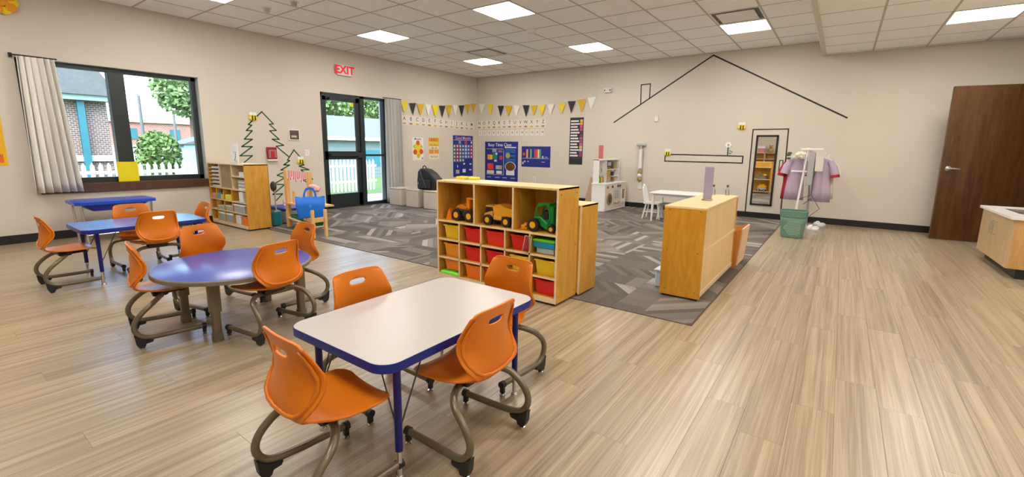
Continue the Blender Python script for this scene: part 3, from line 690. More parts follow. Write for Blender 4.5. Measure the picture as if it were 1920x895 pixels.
obj('scoop_hub', MB().cyl((-.008, -.023, .016), (-.008, .023, .016), .010, 10), ORP, v)
# yellow trays on the shelf top
v = thing('yellow_toy_tray', 'shallow yellow tray lying on the left rear of the toy shelf top', 'tray', (5.17, -6.19, ZT+.001))
obj('tray_body', MB().bbox(-.11, -.045, 0, -.02, .045, .025, .006).bbox(-.03, .025, 0, .11, .045, .022, .004).bbox(.05, -.045, 0, .12, .045, .024, .006), mat('lemon_plastic', (.85, .72, .03), .35), v)
obj('tray_insert', MB().box(-.02, -.03, 0, .05, .025, .008), mat('olive_paper', (.35, .33, .12), .6), v)
# ------------------------------------------------ second shelf behind, opening to the back of the room
X0, X1, Y0, Y1, ZT = 5.08, 6.34, -6.128, -5.835, .765
s2 = thing('low_shelf', 'lower maple shelf standing back to back behind the toy shelf', 'shelf')
obj('side_panel', MB().bbox(X1-.018, Y0, .02, X1, Y1, ZT, .002), MAPLE, s2); obj('side_panel', MB().bbox(X0, Y0, .02, X0+.018, Y1, ZT, .002), MAPLE, s2)
obj('top_board', MB().bbox(X0, Y0, ZT-.018, X1, Y1, ZT+.001, .003), MAPLEF, s2); obj('back_panel', MB().box(X0+.01, Y0, .03, X1-.01, Y0+.006, ZT-.01), MAPLE, s2)
for z in (.04, .40): obj('shelf_board', MB().bbox(X0+.018, Y0+.006, z-.009, X1-.018, Y1, z+.009, .001), MAPLEE, s2)
obj('side_edging', MB().bbox(X1-.018, Y0-.0015, .02, X1+.0, Y0, ZT, .0005), MAPLEE, s2)
obj('base_runner', MB().box(X0+.03, Y0+.02, 0, X1-.03, Y1-.02, .022), BLACK, s2)
v = thing('toy_tow_truck', 'yellow and grey toy truck seen in the wall mirror', 'toy vehicle', (6.12, -5.97, .05))
obj('truck_base', MB().bbox(-.13, -.06, .03, .13, .06, .10, .02), GREY, v); obj('truck_body', MB().bbox(-.10, -.05, .10, .12, .05, .17, .01).bbox(-.06, -.05, .17, .08, .05, .22, .01), TRY, v)
for x in (-.08, .08):
    for s in (-1, 1): wheel(v, x, s*.065, .04, .03, GREY)
v = thing('play_food_basket', 'grey basket of toy vegetables seen in the wall mirror', 'basket', (6.1, -5.97, .41)); 
obj('basket_body', MB().lathe([(.10, 0), (.13, .10), (.135, .11), (.12, .105)], n=16, sx=1.1, sy=.9), mat('grey_wicker', (.3, .28, .27), .7, var=.4, scale=60), v, True)
for k in range(7): obj('toy_vegetable', MB().ball((random.uniform(-.09, .09), random.uniform(-.07, .07), .12), .032), (YEL, GREEN, TRY)[k % 3], v, True)
# ------------------------------------------------ shelf unit by the carpet corner
X0, X1, Y0, Y1, ZT = 6.848, 7.172, -5.655, -4.32, .765
s3 = thing('divider_shelf', 'maple shelf unit with closed back beside the bare carpet corner', 'shelf')
obj('end_panel', MB().bbox(X0, Y0, .02, X1, Y0+.018, ZT, .002), wood('amber_maple', (.50, .225, .010), (.64, .32, .03), (2.2, 2.2, .45), 4, .36, 2.2), s3); obj('end_panel', MB().bbox(X0, Y1-.018, .02, X1, Y1, ZT, .002), MAPLE, s3)
obj('top_board', MB().bbox(X0, Y0-.002, ZT-.018, X1+.001, Y1, ZT+.002, .003), MAPLEF, s3)
obj('back_panel', MB().box(X1-.014, Y0+.018, .06, X1-.008, Y1-.018, ZT-.02), MAPLEF, s3)
obj('back_rail', MB().bbox(X1-.009, Y0+.018, .405, X1-.001, Y1-.018, .425, .001), MAPLEE, s3); obj('back_rail', MB().bbox(X1-.012, Y0+.018, .035, X1-.001, Y1-.018, .075, .001), MAPLEE, s3)
for z in (.05, .40): obj('shelf_board', MB().bbox(X0+.002, Y0+.018, z-.009, X1-.016, Y1-.018, z+.009, .001), MAPLEE, s3)
obj('base_runner', MB().box(X0+.02, Y0+.015, 0, X1-.02, Y1-.02, .022), BLACK, s3)
for x in (X0+.045, X1-.04):
    for z in (.07, .40, .735): obj('screw', MB().cyl((x, Y0+.001, z), (x, Y0-.0015, z), .006, 8), MATS['brass_screw'], s3)
cs_ = thing('book_display', 'curved wooden display rack at the far end of the divider shelf', 'rack', (7.03, -4.3, 0))
sp = [(-.15, 0), (.17, 0), (.20, .40), (.19, .425), (.15, .40), (.05, .38), (-.15, .39)]
for y in (.0, .44): obj('side_panel', MB().prism(sp, y, y+.02, 1), mat('orange_ply', (.62, .26, .05), .4), cs_)
obj('front_panel', MB().prism([(.165, .03), (.18, .03), (.212, .42), (.197, .42)], .02, .44, 1), mat('peach_ply', (.74, .52, .34), .45), cs_)
obj('rack_shelf', MB().box(-.14, .02, .03, .165, .44, .045), MAPLEE, cs_); obj('rack_back', MB().box(-.15, .02, .02, -.14, .44, .38), MAPLEE, cs_)
sp = thing('sign_holder', 'upright lilac translucent panel standing on the divider shelf', 'panel', (7.03, -5.02, .767), math.radians(-12))
obj('panel_sheet', MB().bbox(-.040, -.003, .012, .040, .003, .30, .001), mat('lilac_acrylic', (.36, .32, .46), .25), sp); obj('panel_base', MB().bbox(-.042, -.03, 0, .042, .03, .012, .003), ACRY, sp)
for k, (bx, by, hb) in enumerate(((6.92, -4.40, .135), (6.955, -4.43, .105), (7.075, -4.38, .105))):
    v = thing('glass_bottle', ['tallest small glass bottle at the far end of the divider shelf', 'short glass bottle beside the tallest one on the divider shelf', 'short glass bottle standing apart near the divider shelf edge'][k], 'bottle', (bx, by, .767), 0, 'small bottles on the divider shelf')
    obj('bottle_glass', MB().lathe([(.017, 0), (.018, .005), (.018, hb*.45), (.007, hb*.7), (.007, hb*.82)], n=14), ACRY, v, True); obj('bottle_cap', MB().lathe([(.010, hb*.80), (.010, hb)], n=12), DGREY, v, True)
v = thing('clear_bin', 'clear blue-tinted tub on the carpet left of the divider shelf', 'bin', (6.79, -5.36, .004))
obj('tub_body', MB().bbox(-.045, -.10, 0, .05, .10, .15, .01), mat('frosted_blue', (.55, .68, .78), .3), v); obj('tub_rim', MB().bbox(-.055, -.11, .15, .055, .11, .165, .004), mat('frosted_rim', (.70, .78, .84), .3), v)
# ------------------------------------------------ paper-sorter shelf at the left wall
X0, X1, Y0, Y1, ZT = .045, 1.262, -6.455, -6.125, .945
s4 = thing('craft_shelf', 'maple craft shelf with paper slots and cubbies beside the window wall', 'shelf')
obj('side_panel', MB().bbox(X1-.018, Y0, .02, X1, Y1, ZT, .002), MAPLE, s4); obj('side_panel', MB().bbox(X0, Y0, .02, X0+.018, Y1, ZT, .002), MAPLE, s4)
obj('top_board', MB().bbox(X0, Y0, ZT-.018, X1, Y1, ZT+.001, .002), MAPLEE, s4); obj('back_panel', MB().box(X0, Y1-.008, .03, X1, Y1-.002, ZT), MAPLE, s4)
obj('bottom_board', MB().bbox(X0+.018, Y0-.001, .02, X1-.018, Y1-.008, .065, .001), MAPLEE, s4)
obj('shelf_board', MB().bbox(X0+.018, Y0, .565, X1-.018, Y1-.008, .583, .001), MAPLEE, s4)
for x in (.435, .845): obj('divider', MB().bbox(x-.006, Y0, .583, x+.006, Y1-.008, ZT-.018, .001), MAPLEE, s4)
for z in (.64, .695, .75, .805, .86): obj('paper_tray', MB().bbox(X0+.018, Y0+.004, z-.003, .429, Y1-.01, z+.003, .001), MAPLEE, s4)
for x in (.49, .54, .59, .64, .69, .74, .79): obj('slot_divider', MB().bbox(x-.003, Y0+.004, .583, x+.003, Y1-.01, ZT-.018, .001), mat('tan_ply', (.5, .36, .22), .5), s4)
obj('shelf_board', MB().bbox(.851, Y0, .755, X1-.018, Y1-.01, .771, .001), MAPLEE, s4)
for x in (.275, .525, .795): obj('divider', MB().bbox(x-.006, Y0, .065, x+.006, Y1-.008, .565, .001), MAPLE, s4)
obj('shelf_board', MB().bbox(X0+.018, Y0, .385, X1-.018, Y1-.01, .40, .001), MAPLEE, s4); obj('shelf_board', MB().bbox(X0+.018, Y0, .225, X1-.018, Y1-.01, .24, .001), MAPLEE, s4)
obj('base_runner', MB().box(X0+.03, Y0+.02, 0, X1-.03, Y1-.02, .022), BLACK, s4)
def pbox(name, lb, cat, x0, z0, x1, z1, m_, d=.22, extra=None, y=-6.45):
    t = thing(name, lb, cat, ((x0+x1)/2, y+d/2, z0)); w_ = (x1-x0)/2
    obj(name+'_body', MB().bbox(-w_, -d/2, 0, w_, d/2, (z1-z0)*(.82 if extra else 1), .005), m_, t)
    if extra: obj(name+'_lid', MB().bbox(-w_-.006, -d/2-.006, (z1-z0)*.82, w_+.006, d/2+.006, z1-z0, .004), extra, t)
CB = mat('frosted_bin', (.42, .43, .44), .35)
pbox('craft_tub', 'salmon pink tub in the left cubby of the craft shelf', 'tub', .10, .402, .24, .48, mat('salmon', (.7, .3, .2), .5))
pbox('craft_tub', 'blue tub in the second cubby of the craft shelf', 'tub', .30, .402, .40, .49, mat('sky_blue', (.03, .35, .6), .4))
pbox('craft_tub', 'yellow tub beside the blue one in the craft shelf', 'tub', .41, .402, .50, .475, YEL)
pbox('craft_tub', 'long yellow tub in the third cubby of the craft shelf', 'tub', .56, .402, .76, .48, mat('lemon', (.85, .72, .03), .4))
pbox('clear_box', 'clear lidded box low in the left cubbies of the craft shelf', 'box', .30, .242, .50, .30, CB, extra=WLAM)
pbox('clear_box', 'wide clear box with white lid in the lower middle cubby', 'box', .30, .066, .51, .20, CB, extra=WLAM)
pbox('clear_box', 'clear box with white lid right of the wide one on the bottom board', 'box', .55, .066, .77, .20, CB, extra=WLAM)
pbox('clear_box', 'small grey box in the third middle cubby of the craft shelf', 'box', .56, .242, .75, .32, GREY, extra=WLAM)
pbox('clear_box', 'large clear box with white lid at the right of the middle row', 'box', .83, .242, 1.15, .36, CB, extra=WLAM)
pbox('file_box', 'white upright file box at the bottom right of the craft shelf', 'box', .86, .066, 1.0, .20, WHITE)
pbox('file_box', 'orange box at the bottom right corner of the craft shelf', 'box', 1.06, .066, 1.22, .19, ORP)
pbox('file_box', 'white card box standing on the craft shelf middle board', 'box', 1.02, .402, 1.14, .55, WHT)
for k in range(6): tag(obj('paper_stack', MB().bbox(.10+.01*(k % 2), Y0+.03, 0, .40, Y1-.05, .022, .001), WHT, loc=(0, 0, (.584, .644, .699, .754, .809, .864)[k])), f'white paper in the {["lowest","second lowest","third lowest","third highest","second highest","top"][k]} slot of the craft shelf sorter', 'paper', 'paper stacks in the craft shelf slots')
for k in range(6): tag(obj('paper_stack', MB().bbox(1.0, Y0+.02, 0, 1.22, Y1-.06, .021, .001), (WHT, GREY)[k % 2], loc=(0, 0, .584+.0235*k)), f'{["white","grey"][k % 2]} sheet, {["lowest","second","third","fourth","fifth","topmost"][k]} from the bottom of the craft shelf pile', 'paper', 'sheets piled in the right cubby')
tag(obj('paper_stack', MB().bbox(1.05, Y0+.02, 0, 1.22, Y1-.06, .06, .002), WHT, loc=(0, 0, .772)), 'white folded cloth in the topmost right cubby of the craft shelf', 'paper')
v = thing('letter_sheet', 'white sign holder with a drawn stroke standing on the craft shelf', 'sign', (.66, -6.30, ZT+.001))
obj('sheet', MB().bbox(-.105, -.003, .0, .105, .003, .285, .001), WHT, v); obj('sheet_base', MB().bbox(-.105, -.04, 0, .105, .04, .006, .002), ACRY, v)
obj('drawn_stroke', MB().tube([(.03, -.0045, .17), (.02, -.0045, .09), (-.02, -.0045, .04), (.05, -.0045, .03)], .004, 6), mat('teal_ink', (.02, .15, .2), .5), v)
obj('drawn_dot', MB().cyl((-.03, -.003, .16), (-.03, -.0052, .16), .008, 10), MATS['teal_ink'], v)
# bins behind the craft shelf
TEAL = mat('teal_plastic', (.01, .22, .27), .35)
v = thing('tall_teal_caddy', 'tall grey and teal caddy squeezed beside the craft shelf side', 'caddy', (1.10, -5.99, .004))
obj('caddy_tub', MB().bbox(-.06, -.07, 0, .06, .07, .24, .02), TEAL, v); obj('caddy_pole', MB().tube([(.03, 0, .2), (.03, 0, .58)], .010), GREY, v); obj('caddy_top', MB().ball((.0, 0, .60), .06, .04, .08), DGREY, v, True)
v = thing('storage_tote', 'clear storage tote with royal blue lid left of the wooden stand', 'tote', (.82, -5.68, .004))
obj('tote_body', MB().bbox(-.22, -.15, 0, .22, .15, .21, .02), mat('frosted_tote', (.33, .38, .42), .3), v); obj('tote_lid', MB().bbox(-.24, -.17, .21, .24, .17, .255, .012), mat('tote_blue', (.01, .05, .45), .35), v)
v = thing('paper_roll', 'white paper roll standing on the blue-lidded tote', 'roll', (.80, -5.68, .261)); obj('roll_body', MB().lathe([(.03, 0), (.03, .1), (.012, .1)], n=14), WHT, v, True); obj('roll_core', MB().lathe([(.012, .095), (.012, .104)], n=10), mat('cardboard', (.35, .22, .1), .8), v, True)
# ------------------------------------------------ market stand
v = thing('market_stand', 'pale wooden play stand with two posts and a red striped valance', 'play stand', (0, 0, 0))
obj('post', MB().bbox(1.30, -5.93, .004, 1.37, -5.88, .86), PINE, v); obj('post', MB().bbox(2.05, -6.005, .10, 2.12, -5.96, .86), PINE, v)
for x in (1.32,): obj('leg', MB().bbox(x, -5.62, .004, x+.04, -5.58, .36), PINE, v)
obj('counter_board', MB().prism([(1.29, -5.94), (2.14, -6.03), (2.14, -5.66), (1.29, -5.57)], .36, .38), PINE, v)
obj('lower_shelf', MB().prism([(1.30, -5.93), (2.42, -6.14), (2.42, -5.98), (1.33, -5.60)], .14, .155), MAPLEE, v)
for a, b in ((2.415, -6.165), (2.435, -5.995)): obj('leg', MB().bbox(a, b-.02, .004, a+.038, b+.018, .378), PINE, v)
obj('end_rail', MB().bbox(2.42, -6.16, .21, 2.445, -5.99, .272), PINE, v); obj('side_rail', MB().prism([(2.12, -6.115), (2.42, -6.165), (2.42, -6.145), (2.12, -6.095)], .21, .26), PINE, v)
obj('mid_peg', MB().bbox(1.52, -5.93, .38, 1.56, -5.90, .56), PINE, v)
gr = obj('green_turf', MB().prism([(1.42, -5.92), (2.40, -6.11), (2.40, -6.0), (1.45, -5.66)], .155, .20), mat('turf_green', (.01, .13, .05), .9, var=.5, scale=60, bump=.8), v)
vs = MB(); n = 22
cm = [mat('valance_white', (.85, .75, .74), .7), mat('valance_red', (.75, .10, .12), .7)]
cloth = MB()
for k in range(n):
    cloth.cur = k % 2
    x0 = 1.37+(.68*k)/n; x1 = 1.37+(.68*(k+1))/n; ya = -5.91-(.07*k)/n; yb = -5.91-(.07*(k+1))/n; d = .09+.035*math.sin(k*.9)+.0*k
    s = .03
    cloth.add([(x0, ya, .855), (x1, yb, .855), (x1+s, yb-.02, .855-d-.03), (x0+s, ya-.02, .855-d-.03)], [(0, 3, 2, 1)])
o = obj('striped_valance', cloth, cm, v); md = o.modifiers.new('s', 'SOLIDIFY'); md.thickness = .004
obj('bunched_cloth', MB().ball((2.22, -6.0, .66), .10, .05, .04, 12, .12).ball((2.30, -6.0, .64), .06, .04, .04, 10, .15), mat('pink_stripe_cloth', (.78, .45, .42), .8, var=.35, scale=40), v, True)
for k, (bx, by, bz, m_) in enumerate(((1.42, -5.84, .38, 'green'), (1.66, -5.84, .38, 'yellow'))):
    q = thing('play_food_jar', f'small {m_} toy jar standing on the play stand counter', 'toy', (bx, by, bz)); obj('jar_body', MB().lathe([(.022, 0), (.025, .01), (.025, .05), (.015, .06)], n=12), (LIME, YEL)[k], q, True); obj('jar_lid', MB().lathe([(.017, .058), (.017, .07)], n=12), WHITE, q, True)
# tote bag, hanging on the right post, turned toward the room
b = thing('tote_bag', 'bright blue fabric tote bag hanging on the post of the play stand', 'bag', (2.215, -6.06, .26), math.radians(60))
BAG = mat('cobalt_bag_fabric', (.0, .16, .74), .5, var=.1, scale=5, bump=.3)
vs = []; n = 12
for z, ww, dd in ((0, .155, .045), (.15, .18, .055), (.275, .185, .035)):
    for k in range(4*n):
        a = 2*PI*k/(4*n); cx_, sy_ = math.cos(a), math.sin(a)
        vs.append((ww*(abs(cx_)**.5)*(1 if cx_ > 0 else -1), dd*(abs(sy_)**.6)*(1 if sy_ > 0 else -1)-.055, z+.008*math.sin(a*3)))
N = 4*n; fs = [(r*N+k, r*N+(k+1) % N, (r+1)*N+(k+1) % N, (r+1)*N+k) for r in range(2) for k in range(N)]+[tuple(range(N-1, -1, -1))]
o = obj('bag_body', MB().add(vs, fs), BAG, b, True); o.modifiers.new('s', 'SOLIDIFY').thickness = .003
for y in (-.09, -.02):
    P = [(-.075, y, .235), (-.07, y+.005, .32), (-.045, y+.02*(1 if y < -.05 else 0), .375), (0, y+.02*(1 if y < -.05 else 0), .395), (.045, y+.02*(1 if y < -.05 else 0), .375), (.07, y+.005, .32), (.075, y, .235)]
    vs = []
    for p in P: vs += [(p[0]*1.16, p[1], p[2]+.013*(1 if abs(p[0]) < .06 else 0)), (p[0]*.80, p[1], p[2]-.013*(1 if abs(p[0]) < .06 else 0))]
    o = obj('bag_handle', MB().add(vs, [(2*i, 2*i+1, 2*i+3, 2*i+2) for i in range(6)]), BAG, b); o.modifiers.new('s', 'SOLIDIFY').thickness = .003
obj('bag_print', MB().cyl((0, -.111, .16), (0, -.1125, .16), .018, 14), mat('faint_print', (.05, .3, .65), .5), b)
# ------------------------------------------------ stool cubes and backpack
CUBE = mat('cream_vinyl', (.62, .54, .46), .35); 
for k, x in enumerate((.27, .79, 1.31)):
    c = thing('cube_stool', ['cream cube stool beside the grey full-length curtain', 'cream cube stool in the middle of the row by the wall', 'cream cube stool nearest the toy shelf, partly hidden'][k], 'stool', (x+.18, -2.99, .004), 0, 'cube stools in a row')
    obj('cube_body', MB().bbox(-.18, -.18, 0, .18, .18, .34, .012), CUBE, c, True); obj('cube_seat_pad', MB().bbox(-.184, -.184, .338, .184, .184, .366, .01), CUBE, c, True)
bp = thing('backpack', 'black backpack leaning on top of the cube stools', 'backpack', (1.26, -2.93, .371))
BPK = mat('black_nylon', (.012, .012, .014), .55, bump=.3)
obj('pack_body', MB().prism([(-.27, 0), (.24, 0), (.30, .12), (.27, .22), (.12, .34), (-.02, .41), (-.17, .43), (-.25, .36), (-.28, .15)], -.11, .11, 1), BPK, bp)
o = bp.children[0]; md = o.modifiers.new('b', 'BEVEL'); md.width = .035; md.segments = 3
obj('front_pocket', MB().bbox(-.20, -.15, .02, .14, -.10, .22, .02), BPK, bp); obj('carry_loop', MB().tube([(-.20, 0, .41), (-.19, 0, .46), (-.15, 0, .475), (-.11, 0, .455), (-.10, 0, .41)], .011), BPK, bp)
obj('strap', MB().tube([(-.16, -.11, .40), (-.10, -.15, .30), (-.02, -.155, .18), (.04, -.15, .04)], .014), mat('charcoal_strap', (.04, .04, .045), .7), bp); obj('white_tag', MB().box(-.215, -.128, .10, -.185, -.112, .15), WHITE, bp)
# ------------------------------------------------ play kitchen, x 3.99..4.30, front faces +x
k = thing('play_kitchen', 'white wooden play kitchen with washer door and tall shelf back', 'play kitchen', (4.0, -1.16, .004))
CRM = mat('cream_panel', (.70, .63, .54), .5); BRN = mat('wood_brown', (.33, .19, .07), .5)
obj('cabinet_body', MB().bbox(0, 0, 0, .285, 1.07, .53, .003), WLAM, k); obj('worktop', MB().bbox(-.005, -.01, .53, .30, 1.08, .552, .003), WLAM, k)
obj('front_panel', MB().box(.285, .03, .04, .290, 1.05, .52), CRM, k)
obj('washer_door', MB().cyl((.288, .22, .23), (.300, .22, .23), .12, 24), BRN, k, True); obj('washer_window', MB().cyl((.30, .24, .235), (.304, .24, .235), .08, 24), DGREY, k, True)
obj('oven_door', MB().bbox(.29, .42, .13, .30, .70, .42), CRM, k); obj('oven_window', MB().box(.3, .46, .22, .303, .66, .40), GREY, k); obj('oven_handle', MB().tube([(.30, .44, .15), (.325, .50, .13), (.325, .62, .13), (.30, .68, .15)], .008), BRN, k, True)
obj('cupboard_door', MB().bbox(.29, .76, .12, .30, 1.0, .42), WLAM, k); obj('cupboard_window', MB().box(.3, .84, .2, .303, .96, .40), BRN, k)
for y in (.12, .35, .62, .72): obj('control_knob', MB().cyl((.288, y, .475), (.305, y, .475), .025, 14), (GREY, BRN, DGREY, DGREY)[int(y*10) % 4], k, True)
obj('hutch_side', MB().bbox(0, .03, .552, .125, .05, 1.02, .002), WLAM, k); obj('hutch_side', MB().bbox(0, 1.03, .552, .125, 1.05, 1.02, .002), WLAM, k)
obj('hutch_back', MB().box(0, .05, .552, .012, 1.03, 1.02), CRM, k); obj('hutch_top', MB().bbox(0, .03, 1.00, .13, 1.05, 1.022, .002), WLAM, k)
obj('hutch_divider', MB().bbox(0, .40, .552, .122, .42, 1.0, .002), WLAM, k); obj('hutch_shelf', MB().bbox(0, .42, .80, .122, 1.03, .815, .002), WLAM, k); obj('hutch_shelf', MB().bbox(0, .72, .66, .122, 1.03, .672, .002), WLAM, k)
obj('microwave', MB().bbox(.012, .44, .86, .115, .74, .98, .004), BLACK, k); obj('microwave_window', MB().box(.115, .47, .885, .118, .62, .96), GREY, k)
obj('faucet', MB().tube([(.06, .15, .552), (.06, .15, .80), (.06, .2, .86), (.06, .28, .84), (.06, .30, .76)], .014), CHROME, k, True); obj('wood_cupboard', MB().box(.08, .43, .60, .09, .68, .79), mat('kitchen_ochre', (.45, .27, .08), .5), k)
for i, (y, z, m_) in enumerate(((.10, .552, YEL), (.17, .552, GREEN), (.24, .552, TRY), (.31, .552, BRN))):
    q = thing('play_food', f'toy food item number-free {["banana yellow","leaf green","amber","brown"][i]} on the play kitchen worktop'.replace(' number-free', ''), 'toy', (4.07, -1.16+y+.03, z+.004)); obj('food_body', MB().lathe([(.018, 0), (.028, .02), (.028, .08), (.012, .12)], n=10), m_, q, True); obj('food_top', MB().lathe([(.01, .118), (.006, .135)], n=8), GREEN, q)
for i, (y, z, m_) in enumerate(((.80, .815, BRN), (.94, .815, mat('olive_cup', (.45, .38, .12), .5)), (.80, .672, DGREY), (.86, .552, BRN), (.56, .815, mat('gold_pot', (.5, .36, .1), .5)))):
    q = thing('toy_cup', f'{["brown toy cup on the upper right kitchen shelf","olive toy cup at the right end of the upper kitchen shelf","dark toy pot on the small kitchen shelf","brown toy bowl on the worktop under the small shelf","gold toy pot under the toy microwave"][i]}', 'toy', (4.07, -1.16+y, z+.004)); obj('cup_body', MB().lathe([(.03, 0), (.038, .02), (.038, .085), (.032, .085), (.03, .02)], n=12), m_, q, True); obj('cup_handle', MB().tube([(0, .036, .07), (0, .06, .06), (0, .06, .03), (0, .036, .02)], .005), m_, q)
sp = thing('sign_holder', 'upright red translucent panel standing on top of the play kitchen', 'panel', (4.06, -.93, 1.027), math.radians(25))
obj('panel_sheet', MB().bbox(-.045, -.003, .01, .045, .003, .275, .001), mat('red_acrylic', (.55, .14, .15), .3), sp); obj('panel_base', MB().bbox(-.045, -.03, 0, .045, .03, .01, .003), ACRY, sp)
v = thing('easel_board', 'tan wooden board leaning behind the play kitchen', 'board', (3.80, -.9, .004)); obj('board_panel', MB().prism([(-.09, 0), (.10, 0), (.10, .62), (.05, .66)], -.02, .0, 1), mat('tan_board', (.50, .36, .22), .6), v); obj('board_foot', MB().box(-.1, -.05, 0, .11, .05, .02), PINE, v)
# toy broom on the back wall
v = thing('wall_toy_tool', 'white and brass toy tool with cross handle hung on the back wall', 'toy', (4.555, -.03, 0))
obj('cross_handle', MB().bbox(-.095, -.055, 1.305, .095, .02, 1.345, .008), GREY, v); obj('tool_neck', MB().lathe([(.02, 0), (.03, .05), (.02, .07)], (0, -.02, 1.235), 14), STEEL, v, True)
obj('tool_tube', MB().cyl((0, -.02, .84), (0, -.02, 1.24), .038, 18), WHITE, v, True); obj('tool_knot', MB().ball((0, -.02, .76), .05, .04, .06, 12, .1).ball((.0, -.025, .62), .05, .04, .05, 12, .15), mat('antique_brass', (.40, .27, .12), .45, var=.3, scale=30), v, True)
obj('tool_collar', MB().ball((0, -.035, .69), .05, .035, .04), WHITE, v, True); obj('paper_tag', MB().box(-.04, .01, .40, .045, .016, .55), WHT, v); obj('tag_string', MB().cyl((0, .0, .54), (0, -.01, .6), .006, 6), BRN, v)
# white table and spindle chair
t = thing('white_play_table', 'small white wooden table near the back wall with tapered legs', 'table', (5.80, -1.42, .004))
obj('tabletop', MB().bbox(-.44, -.30, .475, .44, .30, .5, .006), WLAM, t); obj('apron', MB().bbox(-.38, -.25, .42, .38, .25, .475), WLAM, t)
for a in (-1, 1):
    for b in (-1, 1): obj('table_leg', MB().tube([(a*.385, b*.255, .475), (a*.385, b*.255, .3), (a*.39, b*.26, 0)], [.024, .022, .015], 12), WLAM, t, True)
def spindle(x, y, a, lb, m_, seatm):
    t = thing('spindle_chair', lb, 'chair', (x, y, .004), math.radians(a), 'small spindle-back play chairs')
    obj('seat', MB().prism(rrect(.30, .30, .06, 5), .27, .295), seatm, t, True)
    for a_ in (-1, 1):
        for b_ in (-1, 1): obj('leg', MB().tube([(a_*.10, b_*.10, .27), (a_*.15, b_*.14, 0)], [.015, .011], 10), m_, t, True)
    for b_ in (-1, 1): obj('stretcher', MB().cyl((-.125, b_*.12, .13), (.125, b_*.12, .13), .008, 8), m_, t)
    arch = [(-.12, -.12, .29), (-.15, -.13, .42), (-.17, -.10, .54), (-.18, 0, .60), (-.17, .10, .54), (-.15, .13, .42), (-.12, .12, .29)]
    obj('back_bow', MB().tube(arch, .012, 8), m_, t, True)
    for b_ in (-.06, 0, .06): obj('spindle', MB().tube([(-.125, b_, .29), (-.175, b_*1.1, .59)], .007, 8), m_, t)
spindle(5.33, -1.38, 5, 'white spindle-back play chair at the left end of the white table', WLAM, WLAM)
st = thing('play_stool', 'small grey-topped stool under the left half of the white table', 'stool', (5.56, -1.36, .004))
obj('stool_seat', MB().prism(rrect(.27, .27, .05, 5), .265, .29), mat('grey_wood_seat', (.32, .29, .26), .6), st, True)
for a_ in (-1, 1):
    for b_ in (-1, 1): obj('leg', MB().tube([(a_*.09, b_*.09, .265), (a_*.12, b_*.12, 0)], [.014, .011], 10), WLAM, st, True)
    obj('stretcher', MB().cyl((a_*.105, -.105, .12), (a_*.105, .105, .12), .008, 8), WLAM, st)
# ------------------------------------------------ tape art, wall pieces
def strip_mb(pts, wd=.022, closed=False, onleft=False):
    mb = MB(); P = list(pts)+([pts[0]] if closed else [])
    for (a, b), (c, d) in zip(P[:-1], P[1:]):
        L = math.hypot(c-a, d-b) or 1; nx_, nz = -(d-b)/L*wd/2, (c-a)/L*wd/2; ex, ez = (c-a)/L*wd*.4, (d-b)/L*wd*.4
        q = [(a-ex+nx_, b-ez+nz), (a-ex-nx_, b-ez-nz), (c+ex-nx_, d+ez-nz), (c+ex+nx_, d+ez+nz)]
        if onleft: mb.prism(q, .001, .003, 0)
        else: mb.prism(q, -.003, -.001, 1)
    return mb
def tape(name, lb, pts, closed=False, left=False, m_=TAPE, wd=.022):
    return tag(obj(name, strip_mb(pts, wd, closed, left), m_), lb, 'wall tape')
tape('roof_tape_outline', 'black tape roof line with a peak on the back wall', [(3.90, 1.80), (5.82, 2.985), (7.97, 1.78)], wd=.026)
tape('chimney_tape_outline', 'black tape chimney outline standing on the taped roof line', [(4.47, 2.16), (4.46, 2.545), (4.65, 2.55), (4.65, 2.27)])
tape('window_box_tape', 'long thin black tape rectangle on the back wall above the white table', [(5.05, 1.14), (6.485, 1.125), (6.485, 1.0), (5.05, 1.0)], True)
tape('door_tape_outline', 'tall black tape door outline around the wall mirror', [(6.615, .11), (6.61, 1.61), (7.165, 1.61), (7.19, .11)], wd=.02)
tape('door_handle_tape', 'small black tape rectangle right of the wall mirror', [(7.085, 1.065), (7.135, 1.065), (7.135, .875), (7.085, .875)], True, wd=.014)
t1 = [(-5.91, .92), (-5.76, 1.04), (-5.95, 1.04), (-5.75, 1.19), (-5.91, 1.19), (-5.74, 1.31), (-5.86, 1.31), (-5.73, 1.45), (-5.82, 1.45), (-5.73, 1.54), (-5.78, 1.55), (-5.73, 1.6), (-5.55, 1.77), (-5.37, 1.58), (-5.44, 1.57), (-5.33, 1.47), (-5.44, 1.46), (-5.29, 1.32), (-5.41, 1.32), (-5.22, 1.22), (-5.35, 1.2), (-5.14, 1.02)]
t2 = [(-5.42, .26), (-5.3, .37), (-5.47, .37), (-5.25, .53), (-5.44, .55), (-5.24, .65), (-5.37, .7), (-5.18, .78), (-5.3, .79), (-5.14, .87), (-5.24, .88), (-5.13, .95), (-5.17, .96), (-5.04, 1.14), (-4.92, 1.0), (-4.97, .95), (-4.87, .87), (-4.96, .85), (-4.78, .78), (-4.93, .78), (-4.72, .60), (-4.9, .60), (-4.7, .42)]
tape('tree_tape_outline', 'large zigzag dark green tape fir tree left of the glass door', t1, left=True, m_=GTAPE, wd=.02)
tape('tree_tape_outline', 'smaller zigzag dark green tape fir tree behind the play stand', t2, left=True, m_=GTAPE, wd=.02)
